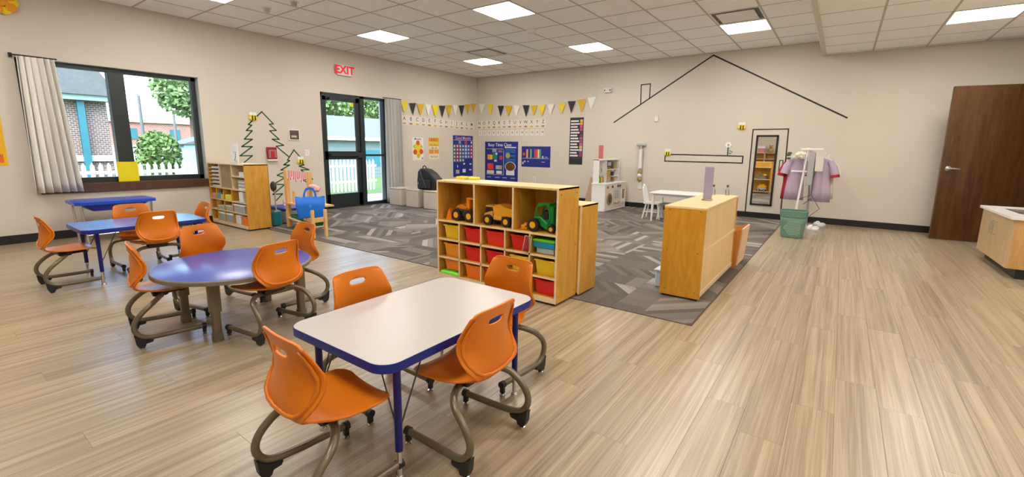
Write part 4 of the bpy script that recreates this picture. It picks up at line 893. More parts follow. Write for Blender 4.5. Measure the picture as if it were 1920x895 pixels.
def bee(x, z, left, lb, s=.85):
    t = thing('paper_bee', lb, 'wall decoration', (.008, x, z) if left else (x, -.008, z), PI/2 if left else 0, 'paper bees on the walls')
    obj('bee_body', MB().ball((0, -.008, 0), .085*s, .012, .055*s), YEL, t, True)
    for q in (-.02, .03): obj('bee_stripe', MB().box(q*s-.011*s, -.024, -.045*s, q*s+.011*s, -.015, .045*s), BLK, t)
    for q in (-.035, .03): obj('bee_wing', MB().ball((q*s, -.006, .075*s), .04*s, .004, .038*s), WHT, t, True)
bee(-5.70, 1.66, True, 'yellow paper bee at the top left of the taped fir tree')
bee(-4.93, .93, True, 'yellow paper bee on the smaller taped fir tree')
bee(6.42, 1.65, False, 'yellow paper bee on the back wall above the mirror')
bee(5.10, 1.15, False, 'yellow paper bee at the left end of the tape rectangle')
fl = thing('paper_flower', 'white paper flower with dark stem on the tape rectangle', 'wall decoration', (6.22, -.008, 1.14))
for k in range(6): obj('petal', MB().ball((.035*math.cos(k*PI/3), 0, .19+.035*math.sin(k*PI/3)), .026, .003, .026, 10), WHT, fl, True)
obj('flower_eye', MB().ball((0, -.004, .19), .014, .004, .014, 10), BRN, fl, True); obj('stem', MB().box(-.009, -.003, -.01, .009, .0, .15).tube([(0, -.003, .05), (.05, -.003, .03), (.08, -.003, .07), (.03, -.003, .08)], .006, 6), GTAPE, fl)
# mirror
m_ = thing('wall_mirror', 'tall narrow mirror with black frame inside the taped door', 'mirror', (6.855, 0, 0))
mir = bpy.data.materials.new('mirror_silver'); mir.use_nodes = True; b_ = mir.node_tree.nodes['Principled BSDF']; b_.inputs['Metallic'].default_value = 1; b_.inputs['Roughness'].default_value = .01; b_.inputs['Base Color'].default_value = (.9, .9, .89, 1)
obj('mirror_glass', MB().box(-.16, -.008, .255, .16, -.003, 1.49), mir, m_)
obj('mirror_frame', MB().bbox(-.178, -.02, .235, -.145, -.001, 1.51).bbox(.145, -.02, .235, .178, -.001, 1.51).bbox(-.178, -.02, .235, .178, -.001, .27).bbox(-.178, -.02, 1.475, .178, -.001, 1.51), BLACK, m_)
# exit sign, switches, thermostat, emergency light, outlet, small frames
e = thing('exit_sign', 'white exit sign with red letters above the glass door', 'sign', (0, -3.95, 2.56))
obj('sign_case', MB().bbox(0, -.155, 0, .045, .155, .195, .005), WHITE, e)
text('EXIT', .205, mat('exit_red', (.75, .01, .02), .4, emit=(1, .02, .03), strength=.12), e, (.0458, 0, .098), RL)
em = thing('emergency_light', 'white twin-lamp emergency light high on the back wall', 'emergency light', (3.745, 0, 2.485))
obj('lamp_case', MB().bbox(-.085, -.05, -.055, .085, 0, .04, .008), WHITE, em)
for s in (-1, 1): obj('lamp_head', MB().cyl((s*.055, -.045, .0), (s*.06, -.075, -.006), .030, 16), WHITE, em, True); obj('lamp_lens', MB().cyl((s*.060, -.075, -.006), (s*.0605, -.077, -.006), .017, 16), DGREY, em, True)
th_ = thing('thermostat', 'small white wall sensor below the taped roof line', 'thermostat', (4.825, 0, 1.79)); obj('sensor_case', MB().bbox(-.04, -.025, 0, .04, 0, .125, .01), WHITE, th_); obj('sensor_slot', MB().box(-.02, -.027, .09, .02, -.024, .095), GREY, th_)
sw = thing('light_switch', 'white double light switch right of the small picture', 'switch', (0, -4.795, 1.03)); obj('switch_plate', MB().bbox(0, -.048, 0, .006, .048, .12, .002), WHITE, sw)
for s in (-1, 1): obj('rocker', MB().bbox(.005, s*.022-.013, .03, .011, s*.022+.013, .09, .002), WHITE, sw)
ou = thing('wall_outlet', 'white power outlet on the back wall below the blue chart', 'outlet', (1.875, 0, .42)); obj('outlet_plate', MB().bbox(-.036, -.006, 0, .036, 0, .115, .002), WHITE, ou)
for z in (.03, .075): obj('socket', MB().bbox(-.015, -.008, z-.012, .015, -.005, z+.012, .002), GREY, ou)
pa = thing('fire_alarm_pull', 'red fire alarm pull station on the wall inside the taped tree', 'fire alarm', (0, -5.445, .95)); obj('alarm_case', MB().bbox(0, -.08, .03, .045, .08, .235, .006), mat('alarm_red', (.38, .01, .02), .4), pa); obj('alarm_cover', MB().bbox(.044, -.065, .05, .055, .065, .19, .004), mat('alarm_grey', (.35, .20, .20), .3), pa); obj('alarm_handle', MB().bbox(.054, -.03, .06, .064, .03, .17, .004), mat('alarm_red2', (.55, .01, .02), .4), pa); obj('alarm_sill', MB().bbox(0, -.085, 0, .05, .085, .03, .003), WHITE, pa)
fr = thing('small_picture', 'small dark photo in a thin white frame left of the glass door', 'picture', (0, -5.02, 1.31)); obj('picture_frame', MB().bbox(0, -.10, 0, .015, .10, .19, .003), WHT, fr); obj('picture_print', MB().box(.0152, -.085, .015, .016, .085, .175), mat('dark_photo', (.10, .07, .06), .4, var=.9, scale=22), fr); obj('picture_light_patch', MB().box(.0162, -.055, .05, .0166, .04, .085), mat('photo_tan', (.55, .45, .38), .4, var=.4, scale=40), fr)
# bunting
LP = [(-2.58, -2.36, 2.22, 2.24, 1.96, 'Y'), (-2.33, -2.13, 2.19, 2.21, 1.93, 'K'), (-2.11, -1.88, 2.2, 2.21, 1.93, 'G'), (-1.85, -1.66, 2.2, 2.21, 1.94, 'W'), (-1.64, -1.41, 2.21, 2.22, 1.92, 'Y'), (-1.4, -1.19, 2.21, 2.22, 1.94, 'K'), (-1.17, -.96, 2.24, 2.25, 1.95, 'G'), (-.94, -.75, 2.26, 2.27, 1.98, 'W'), (-.71, -.5, 2.27, 2.29, 2.0, 'K'), (-.47, -.27, 2.32, 2.34, 2.07, 'G'), (-.24, -.05, 2.36, 2.37, 2.13, 'G')]
BP = [(.09, .31, 2.36, 2.35, 2.1, 'W'), (.39, .58, 2.34, 2.33, 2.04, 'Y'), (.73, .93, 2.29, 2.28, 2.01, 'K'), (.96, 1.18, 2.28, 2.27, 2.0, 'G'), (1.22, 1.42, 2.27, 2.26, 1.99, 'W'), (1.5, 1.7, 2.27, 2.26, 1.98, 'K'), (1.74, 1.93, 2.25, 2.25, 2.0, 'G'), (1.96, 2.16, 2.25, 2.24, 1.97, 'Y'), (2.21, 2.40, 2.26, 2.25, 1.99, 'W'), (2.5, 2.7, 2.265, 2.26, 2.01, 'Y'), (2.76, 2.96, 2.30, 2.29, 2.03, 'K'), (3.01, 3.22, 2.32, 2.31, 2.03, 'G'), (3.25, 3.46, 2.35, 2.36, 2.08, 'W')]
CM = {'Y': (YEL, 'yellow'), 'K': (BLK, 'black'), 'G': (GOLD, 'gold'), 'W': (WHT, 'white')}
for L, left, lb in ((LP, True, 'pennant garland of yellow, black and white flags on the window-side wall up to the corner'), (BP, False, 'pennant garland of yellow, black and white flags on the back wall right of the corner')):
    t = thing('bunting', lb, 'bunting')
    for a, b, z0, z1, zt, c in L:
        y = .02+random.uniform(-.004, .004)
        q = [(a, z0), (b, z1), ((a+b)/2+random.uniform(-.01, .01), zt)]
        if left: mb = MB().prism([q[0], q[2], q[1]], y, y+.0015, 0)
        else: mb = MB().prism([q[0], q[2], q[1]], -y-.0015, -y, 1)
        obj('pennant', mb, CM[c][0], t)
    pts = [(.018, p[0], p[2]+.004) for p in L]+[(.018, L[-1][1], L[-1][3]+.004)] if left else [(p[0], -.018, p[2]+.004) for p in L]+[(L[-1][1], -.018, L[-1][3]), (3.55, -.01, 2.43)]
    obj('garland_string', MB().tube(pts, .003, 5), WHT, t)
# alphabet cards
INK = mat('dark_ink', (.06, .05, .05), .6); CARD = mat('cream_card', (.80, .75, .67), .6); TANK = mat('tan_print', (.55, .33, .16), .6, var=.5, scale=30)
ABC = 'ABCDEFGHIJKLMNOPQRSTUVWXYZ'
for k in range(26):
    left = k < 13
    if left: p = -2.47+k*.189; base = (0, p, 1.71-.002*k)
    else: p = .10+(k-13)*.166; base = (p, 0, 1.725)
    hw = .088 if left else .078
    t = thing('alphabet_card', f'cream alphabet card with the letter {ABC[k]} below the bunting', 'card', base, PI/2 if left else 0, 'alphabet cards below the bunting')
    obj('card', MB().box(-hw, -.004, 0, hw, -.001, .215), CARD, t)
    text(ABC[k], .115, INK, t, (0, -.0045, .135), RB, 'letter'); obj('card_picture', MB().box(-hw*.55, -.005, .012, hw*.5, -.004, .05), (TANK, BRN, GOLD)[k % 3], t); obj('card_border', MB().box(-hw, -.005, .203, hw, -.004, .211), mat('peach_print', (.75, .50, .35), .6), t)
for k in range(14):
    t = thing('number_card', f'small cream card showing number {["one","two","three","four","five","six","seven","eight","nine","ten","eleven","twelve","thirteen","fourteen"][k]} under the alphabet', 'card', (.14+k*.149, 0, 1.535), 0, 'number cards under the alphabet')
    obj('card', MB().box(-.055, -.004, 0, .055, -.001, .145), CARD, t); text(str(k+1), .075, INK, t, (0, -.0045, .08), RB, 'numeral')
# posters
def panel(name, lb, cat, left, c, z0, w_, h_, m_, d=.004):
    t = thing(name, lb, cat, (0, c, z0) if left else (c, 0, z0), PI/2 if left else 0)
    obj('sheet', MB().bbox(-w_/2, -d-.001, 0, w_/2, -.001, h_, .001), m_, t); return t, -d-.0015
def patch(t, y, x0, z0, x1, z1, m_, nm='print_patch', r=None):
    if r: obj(nm, MB().cyl(((x0+x1)/2, y, (z0+z1)/2), ((x0+x1)/2, y-.0015, (z0+z1)/2), r, 18), m_, t)
    else: obj(nm, MB().box(x0, y-.0012, z0, x1, y, z1), m_, t)
PY = mat('poster_yellow', (.85, .62, .04), .6); PO = mat('poster_orange', (.82, .32, .03), .6); PR = mat('poster_red', (.70, .09, .02), .6); PG = mat('poster_green', (.45, .60, .10), .6); PC = mat('poster_cream', (.82, .74, .52), .6)
t, y = panel('shape_poster', 'white poster with red, yellow and green circles on the window-side wall', 'poster', True, -2.09, .92, .34, .52, WHT)
patch(t, y, -.10, .12, .10, .38, PY); patch(t, y-.0013, 0, .40, 0, .40, PR, 'print_dot', .055); patch(t, y-.0013, -.09, .19, -.09, .19, PR, 'print_dot', .06); patch(t, y-.0013, .10, .20, .10, .20, PR, 'print_dot', .06); patch(t, y-.0013, .01, .10, .01, .10, GOLD, 'print_dot', .05); patch(t, y-.0013, -.11, .31, -.11, .31, PG, 'print_dot', .04); patch(t, y-.0013, .11, .31, .11, .31, PG, 'print_dot', .035)
text('Months', .07, INK, t, (0, y-.001, .485), RB); text('A', .09, INK, t, (.13, y-.001, .04), RB)
t, y = panel('feelings_poster', 'yellow and orange banded poster with words beside the blue calendar', 'poster', True, -1.58, .93, .35, .53, PC)
patch(t, y, -.17, .42, .17, .52, PO); patch(t, y, -.17, .32, .17, .415, PY); patch(t, y, -.16, .14, -.01, .24, PO); patch(t, y, .01, .14, .16, .24, PO)
text('A B C', .085, mat('brown_ink', (.25, .09, .02), .6), t, (0, y-.002, .47), RB); text('One Two 3', .06, MATS['brown_ink'], t, (0, y-.002, .345), RB); text('Six  10', .06, INK, t, (0, y-.002, .275), RB); text('One Two 3', .05, INK, t, (0, y-.002, .07), RB)
t, y = panel('calendar_chart', 'tall navy pocket calendar chart left of the room corner', 'chart', True, -.535, .48, .76, 1.05, NAVY)
TXW = mat('print_white', (.8, .8, .85), .6); PINKT = mat('print_pink', (.80, .45, .65), .6)
text('Good Months', .105, PINKT, t, (0, y-.001, .985), RB)
patch(t, y, -.36, .93, .36, .938, TXW); pal = [mat('cell_green', (.05, .22, .1), .6), mat('cell_red', (.55, .04, .08), .6), mat('cell_olive', (.18, .22, .08), .6), mat('cell_blue', (.06, .15, .45), .6), mat('cell_sky', (.15, .35, .55), .6), mat('cell_violet', (.12, .12, .5), .6), mat('cell_crimson', (.45, .03, .12), .6)]
for c in range(7):
    for r in range(5):
        if r == 4 and c > 3: continue
        x = -.33+c*.107; z = .78-r*.09
        patch(t, y, x-.046, z-.04, x+.046, z+.04, pal[c], 'day_card'); patch(t, y-.0014, x-.018, z-.022, x+.02, z+.024, TXW, 'day_number')
for x, z, w_, h_, m_ in ((-.13, .88, .09, .08, pal[4]), (.10, .88, .09, .09, pal[1]), (.32, .88, .05, .06, TXW), (-.22, .13, .13, .10, mat('card_grey', (.45, .45, .48), .6)), (.03, .15, .12, .09, TXW), (.27, .17, .10, .03, TXW), (.03, .33, .07, .04, TXW), (.28, .32, .08, .03, TXW), (-.22, .27, .03, .06, TXW)): patch(t, y, x-w_/2, z-h_/2, x+w_/2, z+h_/2, m_)
t, y = panel('weather_chart', 'large navy chart with clock pieces right of the room corner', 'chart', False, .835, .38, 1.07, 1.01, NAVY)
text('Busy Time Class', .115, TXW, t, (-.05, y-.001, .925), RB)
patch(t, y, -.50, .155, .08, .162, TXW); patch(t, y, .08, .155, .088, .80, TXW); patch(t, y, -.48, .82, .07, .828, TXW); patch(t, y, .12, .85, .48, .875, TXW); patch(t, y, .14, .50, .46, .84, mat('chart_blue', (.02, .10, .38), .6))
for x, z, w_, h_, m_ in ((-.37, .61, .16, .13, PO), (-.32, .61, .07, .11, PY), (-.20, .64, .15, .16, mat('chart_green', (.01, .25, .12), .6)), (-.35, .37, .20, .15, mat('chart_red', (.78, .06, .04), .6)), (-.07, .35, .20, .10, mat('card_grey', (.45, .45, .48), .6)), (-.01, .345, .08, .08, TANK), (-.35, .10+.12, .24, .09, mat('chart_cream', (.75, .68, .55), .6)), (-.06, .22, .18, .08, TXW), (-.22, .78, .14, .08, mat('card_blue_grey', (.3, .33, .55), .6)), (-.03, .76, .14, .05, mat('card_mauve', (.35, .12, .3), .6)), (-.15, .70, .06, .05, TXW), (-.18, .52, .09, .05, PINKT), (.35, .70, .16, .02, pal[4]), (.35, .60, .16, .02, pal[4])): patch(t, y-.001 if w_ < .1 else y, x-w_/2, z-h_/2, x+w_/2, z+h_/2, m_)
patch(t, y, .0, .60, .0, .60, mat('chart_crimson', (.6, .03, .12), .6), 'print_dot', .055); patch(t, y, .22, .66, .22, .66, mat('chart_gold', (.45, .38, .15), .6), 'print_dot', .07)
obj('clock_ring', MB().lathe([(.155, 0), (.165, .006), (.17, 0)], n=28).xf(Matrix.Translation((.30, y, .38)) @ Matrix.Rotation(PI/2, 4, 'X') @ Matrix.Diagonal((1, .72, 1, 1))), TXW, t); obj('clock_face', MB().lathe([(.15, 0), (.15, .002)], n=28).xf(Matrix.Translation((.30, y-.006, .38)) @ Matrix.Rotation(PI/2, 4, 'X') @ Matrix.Diagonal((1, .72, 1, 1))), mat('clock_brown', (.12, .05, .01), .5, var=.9, scale=14), t)
patch(t, y, .17, .16, .43, .28, mat('card_white', (.75, .78, .85), .6))
for x in (-.40, -.12, .12, .38): patch(t, y, x-.07, .075, x+.07, .10, mat('print_lilac', (.35, .35, .6), .6))
t, y = panel('number_line_chart', 'small navy landscape chart with coloured bars on the back wall', 'chart', False, 1.90, .775, .84, .50, NAVY)
for x, w_, c in ((-.25, .05, (.85, .40, .08)), (-.14, .05, (.15, .50, .25)), (-.02, .05, (.6, .05, .12)), (.03, .045, (.65, .1, .15)), (.085, .05, (.8, .75, .2)), (.14, .03, (.05, .35, .25))): patch(t, y, x-w_/2, .22, x+w_/2, .43, mat('bar_%d' % int(x*100), c, .6), 'colour_bar')
patch(t, y, -.40, .205, .38, .213, TXW); patch(t, y, -.38, .28, -.31, .34, PR); patch(t, y, .19, .22, .225, .27, TXW); patch(t, y, .27, .24, .34, .25, TXW); patch(t, y, .17, .12, .27, .13, TXW); patch(t, y, -.39, .06, -.355, .12, TXW); patch(t, y, -.34, .11, -.30, .15, PINKT); patch(t, y, -.24, .12, -.20, .14, TXW)
t, y = panel('schedule_chart', 'narrow black pocket chart of white strips on the back wall', 'chart', False, 3.0, .87, .345, 1.05, BLK)
obj('chart_bead', MB().bbox(-.175, -.012, 1.04, .175, -.001, 1.06, .003), DGREY, t)
sc_c = [(.75, .55, .1), (.85, .40, .06), (.7, .08, .35), (.6, .05, .3), (.06, .05, .06), (.1, .1, .1), (.55, .1, .2), (.5, .05, .3), (.6, .12, .35), (.75, .5, .1), (.5, .6, .8), (.35, .05, .2), (.3, .05, .2)]
for k in range(13):
    z = .985-k*.065; patch(t, y, -.15, z-.022, .05+.03*math.sin(k*2.1), z+.015, mat('strip_%d' % (k % 3), ((.80, .78, .78), (.72, .72, .76), (.78, .70, .72))[k % 3], .6), 'text_strip'); patch(t, y, .085, z-.028, .155, z+.028, mat('tab_%d' % k, sc_c[k], .6), 'colour_tab')
patch(t, y, -.12, .135, .12, .15, DGREY)
t, y = panel('number_poster', 'orange and yellow printed poster cut by the left edge of the picture', 'poster', True, -8.76, .94, .48, .62, mat('poster_amber', (.82, .47, .01), .6))
for k in range(5): patch(t, y, .175, .10+k*.09, .19, .115+k*.09, INK, 'print_dot_square')
patch(t, y, .06, .03, .21, .13, mat('poster_flame', (.80, .16, .01), .6)); patch(t, y-.0014, .17, .05, .18, .06, INK)
# paper flower in the upper left corner
pf_ = thing('paper_fan', 'yellow and orange paper fan high on the wall at the upper left corner', 'decoration', (.03, -8.37, 2.80))
for k in range(10):
    a = k*2*PI/10; obj('fan_petal', MB().ball((.01*(k % 2), .10*math.cos(a), .10*math.sin(a)), .012, .05, .05, 10), (YEL, mat('fan_orange', (.9, .35, .01), .6))[k % 2], pf_, True)
obj('fan_centre', MB().ball((.015, 0, 0), .012, .06, .06, 12), MATS['fan_orange'], pf_, True)
# ------------------------------------------------ basket, clothes rack, shoes
bk = thing('laundry_basket', 'sage green perforated plastic basket in front of the clothes rack', 'basket', (7.51, -1.79, 0), 0)
SAGE = mat('sage_plastic', (.13, .26, .20), .45)
def ring(w_, d_, z, n=48):
    out = []
    for k in range(n):
        a = 2*PI*k/n; c, s = math.cos(a), math.sin(a); out.append((w_*(abs(c)**.55)*(1 if c > 0 else -1), d_*(abs(s)**.55)*(1 if s > 0 else -1), z))
    return out
R = [ring(.125, .10, 0), ring(.135, .11, .01), ring(.146, .12, .10), ring(.158, .13, .22), ring(.165, .136, .30)]
vs = [p for r in R for p in r]; n = 48; fs = []
for r in range(4):
    for q in range(n): fs.append((r*n+q, r*n+(q+1) % n, (r+1)*n+(q+1) % n, (r+1)*n+q))
fs.append(tuple(range(n-1, -1, -1)))
o = obj('basket_wall', MB().add(vs, fs), SAGE, bk, True); o.modifiers.new('s', 'SOLIDIFY').thickness = .004
R = [ring(.165, .136, .295), ring(.172, .143, .30), ring(.176, .147, .385), ring(.168, .139, .388), ring(.163, .134, .30)]
vs = [p for r in R for p in r]; fs = [(r*n+q, r*n+(q+1) % n, ((r+1) % 5)*n+(q+1) % n, ((r+1) % 5)*n+q) for r in range(5) for q in range(n)]
obj('basket_rim', MB().add(vs, fs), SAGE, bk, True)
holes = MB()
for r in range(11):
    for q in range(14):
        u = -.105+.015*q+(.0075 if r % 2 else 0); z = .05+.019*r
        if abs(u) > .11 or (abs(u-.02)+abs(z-.15)*.7 > .13): continue
        yy = -(.105+.10*z)-.0035
        holes.cyl((u, yy+.006, z), (u, yy-.0016, z), .0042, 6)
o = obj('perforations', holes, mat('pale_holes', (.55, .68, .60), .5), bk); o['kind'] = 'stuff'
rk = thing('clothes_rack', 'white clothes rack with a slanted post by the back wall', 'clothes rack', (7.56, -.80, 0))
obj('post', MB().tube([(-.11, -.1, .004), (-.02, -.05, 1.28)], .017), WLAM, rk, True); obj('post', MB().tube([(.06, .25, .004), (.02, .18, 1.22)], .014), GREY, rk, True)
obj('base_bar', MB().tube([(-.11, -.22, .02), (-.11, .12, .02)], .015), WLAM, rk, True); obj('base_bar', MB().tube([(.06, .0, .02), (.06, .42, .02)], .015), WLAM, rk, True)
obj('top_arm', MB().bbox(-.12, -.08, 1.245, .18, -.04, 1.275).tube([(-.02, -.05, 1.25), (.02, .18, 1.22)], .012), WLAM, rk); obj('side_arm', MB().bbox(-.22, -.08, .90, .0, -.055, .925), WLAM, rk)
obj('wire_frame', MB().tube([(.08, -.06, 1.2), (.09, -.08, .55), (-.06, -.1, .48)], .005, 6).tube([(.09, -.08, .55), (.22, -.1, .34), (.10, -.1, .22)], .005, 6).tube([(.0, -.1, .40), (.1, -.1, .50)], .005, 6), DGREY, rk)
def shirt(lb, x, y, z, m_, trim, w_=.17, L=.60, tw=0, sl=1):
    t = thing('dress_up_shirt', lb, 'shirt', (x, y, z), tw, 'dress-up shirts on the rack'); vs = []; rr = random.Random(int(x*100)); rows = [(0, .05, .03), (-.03, w_*.72, .035), (-.12, w_*.80, .04), (-.3, w_*.86, .045), (-.5, w_, .055), (-L, w_*1.08, .06)]; N = 40
    for z_, a_, b_ in rows:
        for k in range(N):
            an = 2*PI*k/N; fold = 1+.16*math.sin(an*7+z_*4)*min(1, -z_*2); vs.append((a_*math.cos(an), b_*math.sin(an)*fold, z_))
    fs = [(r*N+k, (r+1)*N+k, (r+1)*N+(k+1) % N, r*N+(k+1) % N) for r in range(len(rows)-1) for k in range(N)]
    o = obj('shirt_body', MB().add(vs, fs), m_, t, True); o.modifiers.new('s', 'SOLIDIFY').thickness = .003
    for s in (-1, 1):
        obj('sleeve', MB().tube([(s*w_*.62, 0, -.045), (s*w_*1.05, -.01, -.14), (s*w_*1.28, -.01, -.26)], [.045, .055, .06], 14), m_, t, True)
        if trim: obj('cuff', MB().tube([(s*w_*1.26, -.01, -.245), (s*w_*1.32, -.01, -.29)], [.061, .061], 14), trim, t, True)
    obj('hanger', MB().tube([(-w_*.7, 0, -.03), (0, 0, .02), (0, 0, .07), (.02, 0, .085)], .005, 6).tube([(w_*.7, 0, -.03), (0, 0, .02)], .005, 6), WLAM, t)
LAV = mat('lavender_cotton', (.48, .38, .50), .8, var=.1, scale=20); DRED = mat('dark_red_cotton', (.42, .01, .03), .75); CRMC = mat('cream_cotton', (.70, .64, .58), .8)
shirt('dark red garment at the far left of the clothes rack', 7.31, -.58, 1.08, DRED, None, .10, .64, .25)
shirt('lavender shirt on the left side of the clothes rack', 7.405, -.76, 1.13, LAV, None, .13, .68, .15)
shirt('lavender shirt with red cuffs on the right side of the rack', 7.755, -.74, 1.12, LAV, DRED, .13, .68, -.1)
shirt('cream shirt showing behind the right lavender one', 7.80, -.56, 1.10, CRMC, None, .12, .62, -.2)
gc = thing('grey_scarf', 'pale grey cloth folded over the rack between the two lavender shirts', 'cloth', (7.60, -.90, .72)); obj('scarf_panel', MB().bbox(-.042, -.012, -.02, .042, .0, .50, .006), mat('grey_cloth', (.40, .40, .40), .8), gc); obj('scarf_fold', MB().bbox(.055, -.02, .20, .16, -.008, .44, .005), CRMC, gc)
fw = thing('artificial_flowers', 'cream artificial flowers with dark leaves at the top left of the rack', 'flowers', (7.40, -.84, 1.15))
for k in range(9): obj('blossom', MB().ball((random.uniform(-.05, .10), random.uniform(-.04, .02), random.uniform(-.04, .05)), .036, .03, .034, 10, .1), mat('cream_petal', (.80, .78, .62), .7), fw, True)
for k in range(7):
    a = random.uniform(2.0, 4.4); obj('leaf', MB().ball((-.08+.045*math.cos(a), 0, .0+.06*math.sin(a)), .035, .008, .018, 8), mat('dark_leaf', (.07, .09, .03), .6), fw, True)
for k, (x, y, lb) in enumerate(((7.72, -1.05, 'white toddler shoe nearest the green basket'), (7.73, -.90, 'white toddler shoe beside the first one'), (7.78, -.52, 'white toddler shoe closer to the baseboard'), (7.80, -.38, 'white toddler shoe nearest the baseboard'))):
    s = thing('toddler_shoe', lb, 'shoe', (x, y, 0), math.radians(-15), 'white shoes under the rack')
    obj('shoe_sole', MB().prism([(-.07, -.03), (.05, -.035), (.085, -.015), (.085, .015), (.05, .035), (-.07, .03)], 0, .018), GREY, s); obj('shoe_upper', MB().ball((.03, 0, .035), .055, .034, .032).ball((-.035, 0, .045), .04, .032, .045), mat('shoe_white', (.7, .7, .72), .4), s, True)
# ------------------------------------------------ sink cabinet
X0, Y0, Y1, ZT = 9.405, -2.975, -1.775, .585
sk = thing('sink_cabinet', 'pale oak low sink cabinet by the dark wooden door', 'cabinet')
obj('cabinet_body', MB().box(X0+.018, Y0, .10, XR-.002, Y1, ZT), MATS['orange_oak'] if 'orange_oak' in MATS else wood('orange_oak', (.50, .28, .09), (.62, .37, .14), (4, 4, .35), 5, .4), sk)
ym = (Y0+Y1)/2
for i, (a, b) in enumerate(((Y0+.002, ym-.002), (ym+.002, Y1-.002))):
    d = obj('cabinet_door', MB().bbox(X0, a, .10, X0+.018, b, ZT-.003, .001), OAK, sk)
    hy = b-.06 if i == 0 else a+.06
    obj('door_pull', MB().tube([(X0, hy, .36), (X0-.028, hy, .365), (X0-.03, hy, .41), (X0-.03, hy, .45), (X0-.028, hy, .495), (X0, hy, .50)], .005, 8), STEEL, d, True)
obj('toe_kick', MB().box(X0+.08, Y0+.02, 0, XR-.02, Y1-.02, .10), BLACK, sk)
wt = obj('sink_counter', MB().bbox(X0-.028, Y0-.028, ZT, 9.52, Y1+.028, ZT+.03, .003).bbox(9.52, Y0-.028, ZT, 9.95, -2.62, ZT+.03, .001).bbox(9.52, -2.14, ZT, 9.95, Y1+.028, ZT+.03, .001).bbox(9.95, Y0-.028, ZT, XR, Y1+.028, ZT+.03, .001), mat('white_quartz', (.78, .75, .74), .25, var=.05, scale=80)); tag(wt, 'white counter slab on the low oak sink cabinet', 'countertop')
sn = thing('sink', 'stainless steel sink set into the low white counter', 'sink', (9.735, -2.38, ZT+.031)); obj('sink_rim', MB().bbox(-.225, -.25, 0, -.2, .25, .004, .001).bbox(.2, -.25, 0, .225, .25, .004, .001).bbox(-.225, -.25, 0, .225, -.225, .004, .001).bbox(-.225, .225, 0, .225, .25, .004, .001), STEEL, sn)
obj('sink_bowl', MB().add([(-.2, -.225, 0), (.2, -.225, 0), (.2, .225, 0), (-.2, .225, 0), (-.18, -.2, -.022), (.18, -.2, -.022), (.18, .2, -.022), (-.18, .2, -.022)], [(0, 4, 5, 1), (1, 5, 6, 2), (2, 6, 7, 3), (3, 7, 4, 0), (4, 7, 6, 5)]), mat('dark_steel', (.25, .24, .23), .3, metal=1.), sn)
obj('faucet', MB().tube([(.21, 0, 0), (.21, 0, .16), (.17, 0, .21), (.08, 0, .20), (.06, 0, .17)], .011), CHROME, sn, True)
# ------------------------------------------------ cubby at the rear wall (seen in the mirror)
X0, X1, Y0, Y1, ZT = 4.55, 6.15, -12.46, -12.1, 1.17
rs = thing('rear_cubby_shelf', 'tall cubby shelf on the wall behind the camera, seen in the mirror', 'shelf')
for x in (X0, 4.95, 5.35, 5.75, X1): obj('side_panel', MB().box(x-.01, Y0, 0, x+.01, Y1, ZT), MAPLEE, rs)
for z in (.04, .35, .66, .92, ZT): obj('shelf_board', MB().box(X0, Y0, z-.01, X1, Y1, z+.01), MAPLEE, rs)
obj('back_panel', MB().box(X0, Y0-.01, 0, X1, Y0, ZT), MAPLE, rs)
v = thing('pink_toy_box', 'pink and grey box on the rear cubby shelf seen in the mirror', 'box', (5.2, -12.28, ZT+.012)); obj('box_body', MB().bbox(-.13, -.1, 0, .13, .1, .18), mat('dusty_pink', (.6, .25, .3), .5), v); obj('box_lid', MB().bbox(-.14, -.11, .18, .14, .11, .28), WHITE, v)
v = thing('toy_bear', 'brown toy bear on the rear cubby shelf seen in the mirror', 'toy', (5.55, -12.28, ZT+.012)); obj('bear_body', MB().ball((0, 0, .10), .10, .08, .10), mat('bear_tan', (.45, .30, .12), .9), v, True); obj('bear_head', MB().ball((0, .02, .24), .07).ball((-.05, .02, .30), .025).ball((.05, .02, .30), .025), MATS['bear_tan'], v, True)
# ------------------------------------------------ outside
GZ = -.12
struct('ground', MB().box(-70, -60, GZ-.3, -.22, 60, GZ), mat('lawn_grass', (.045, .095, .02), .9, var=.35, scale=3, bump=.5))
struct('bounce_apron', MB().bbox(-2.7, -12, GZ, -.22, 1, GZ+.02), mat('concrete_bounce_pad', (.55, .53, .50), .8))  # door walk, extended unseen along the wall to bounce sunlight onto the ceiling
FENW = mat('white_fence_paint', (.40, .43, .43), .5)
fn = thing('picket_fence', 'white picket fence across the lawn outside the window and door', 'fence', (-4, 0, GZ))
pk = MB().prism([(-.034, 0), (.034, 0), (.034, .88), (0, .95), (-.034, .88)], -.01, .01, 0).mesh('picket', FENW)
for k in range(64): obj('picket', pk, FENW, fn, loc=(0, -8.4+k*.128, 0))
for z in (.25, .72): obj('fence_rail', MB().bbox(-.05, -8.5, z, -.012, -.2, z+.07), FENW, fn)
def house_wall(y0, y1, z0, z1, x, m_): return MB().bbox(x-.2, y0, z0, x, y1, z1)
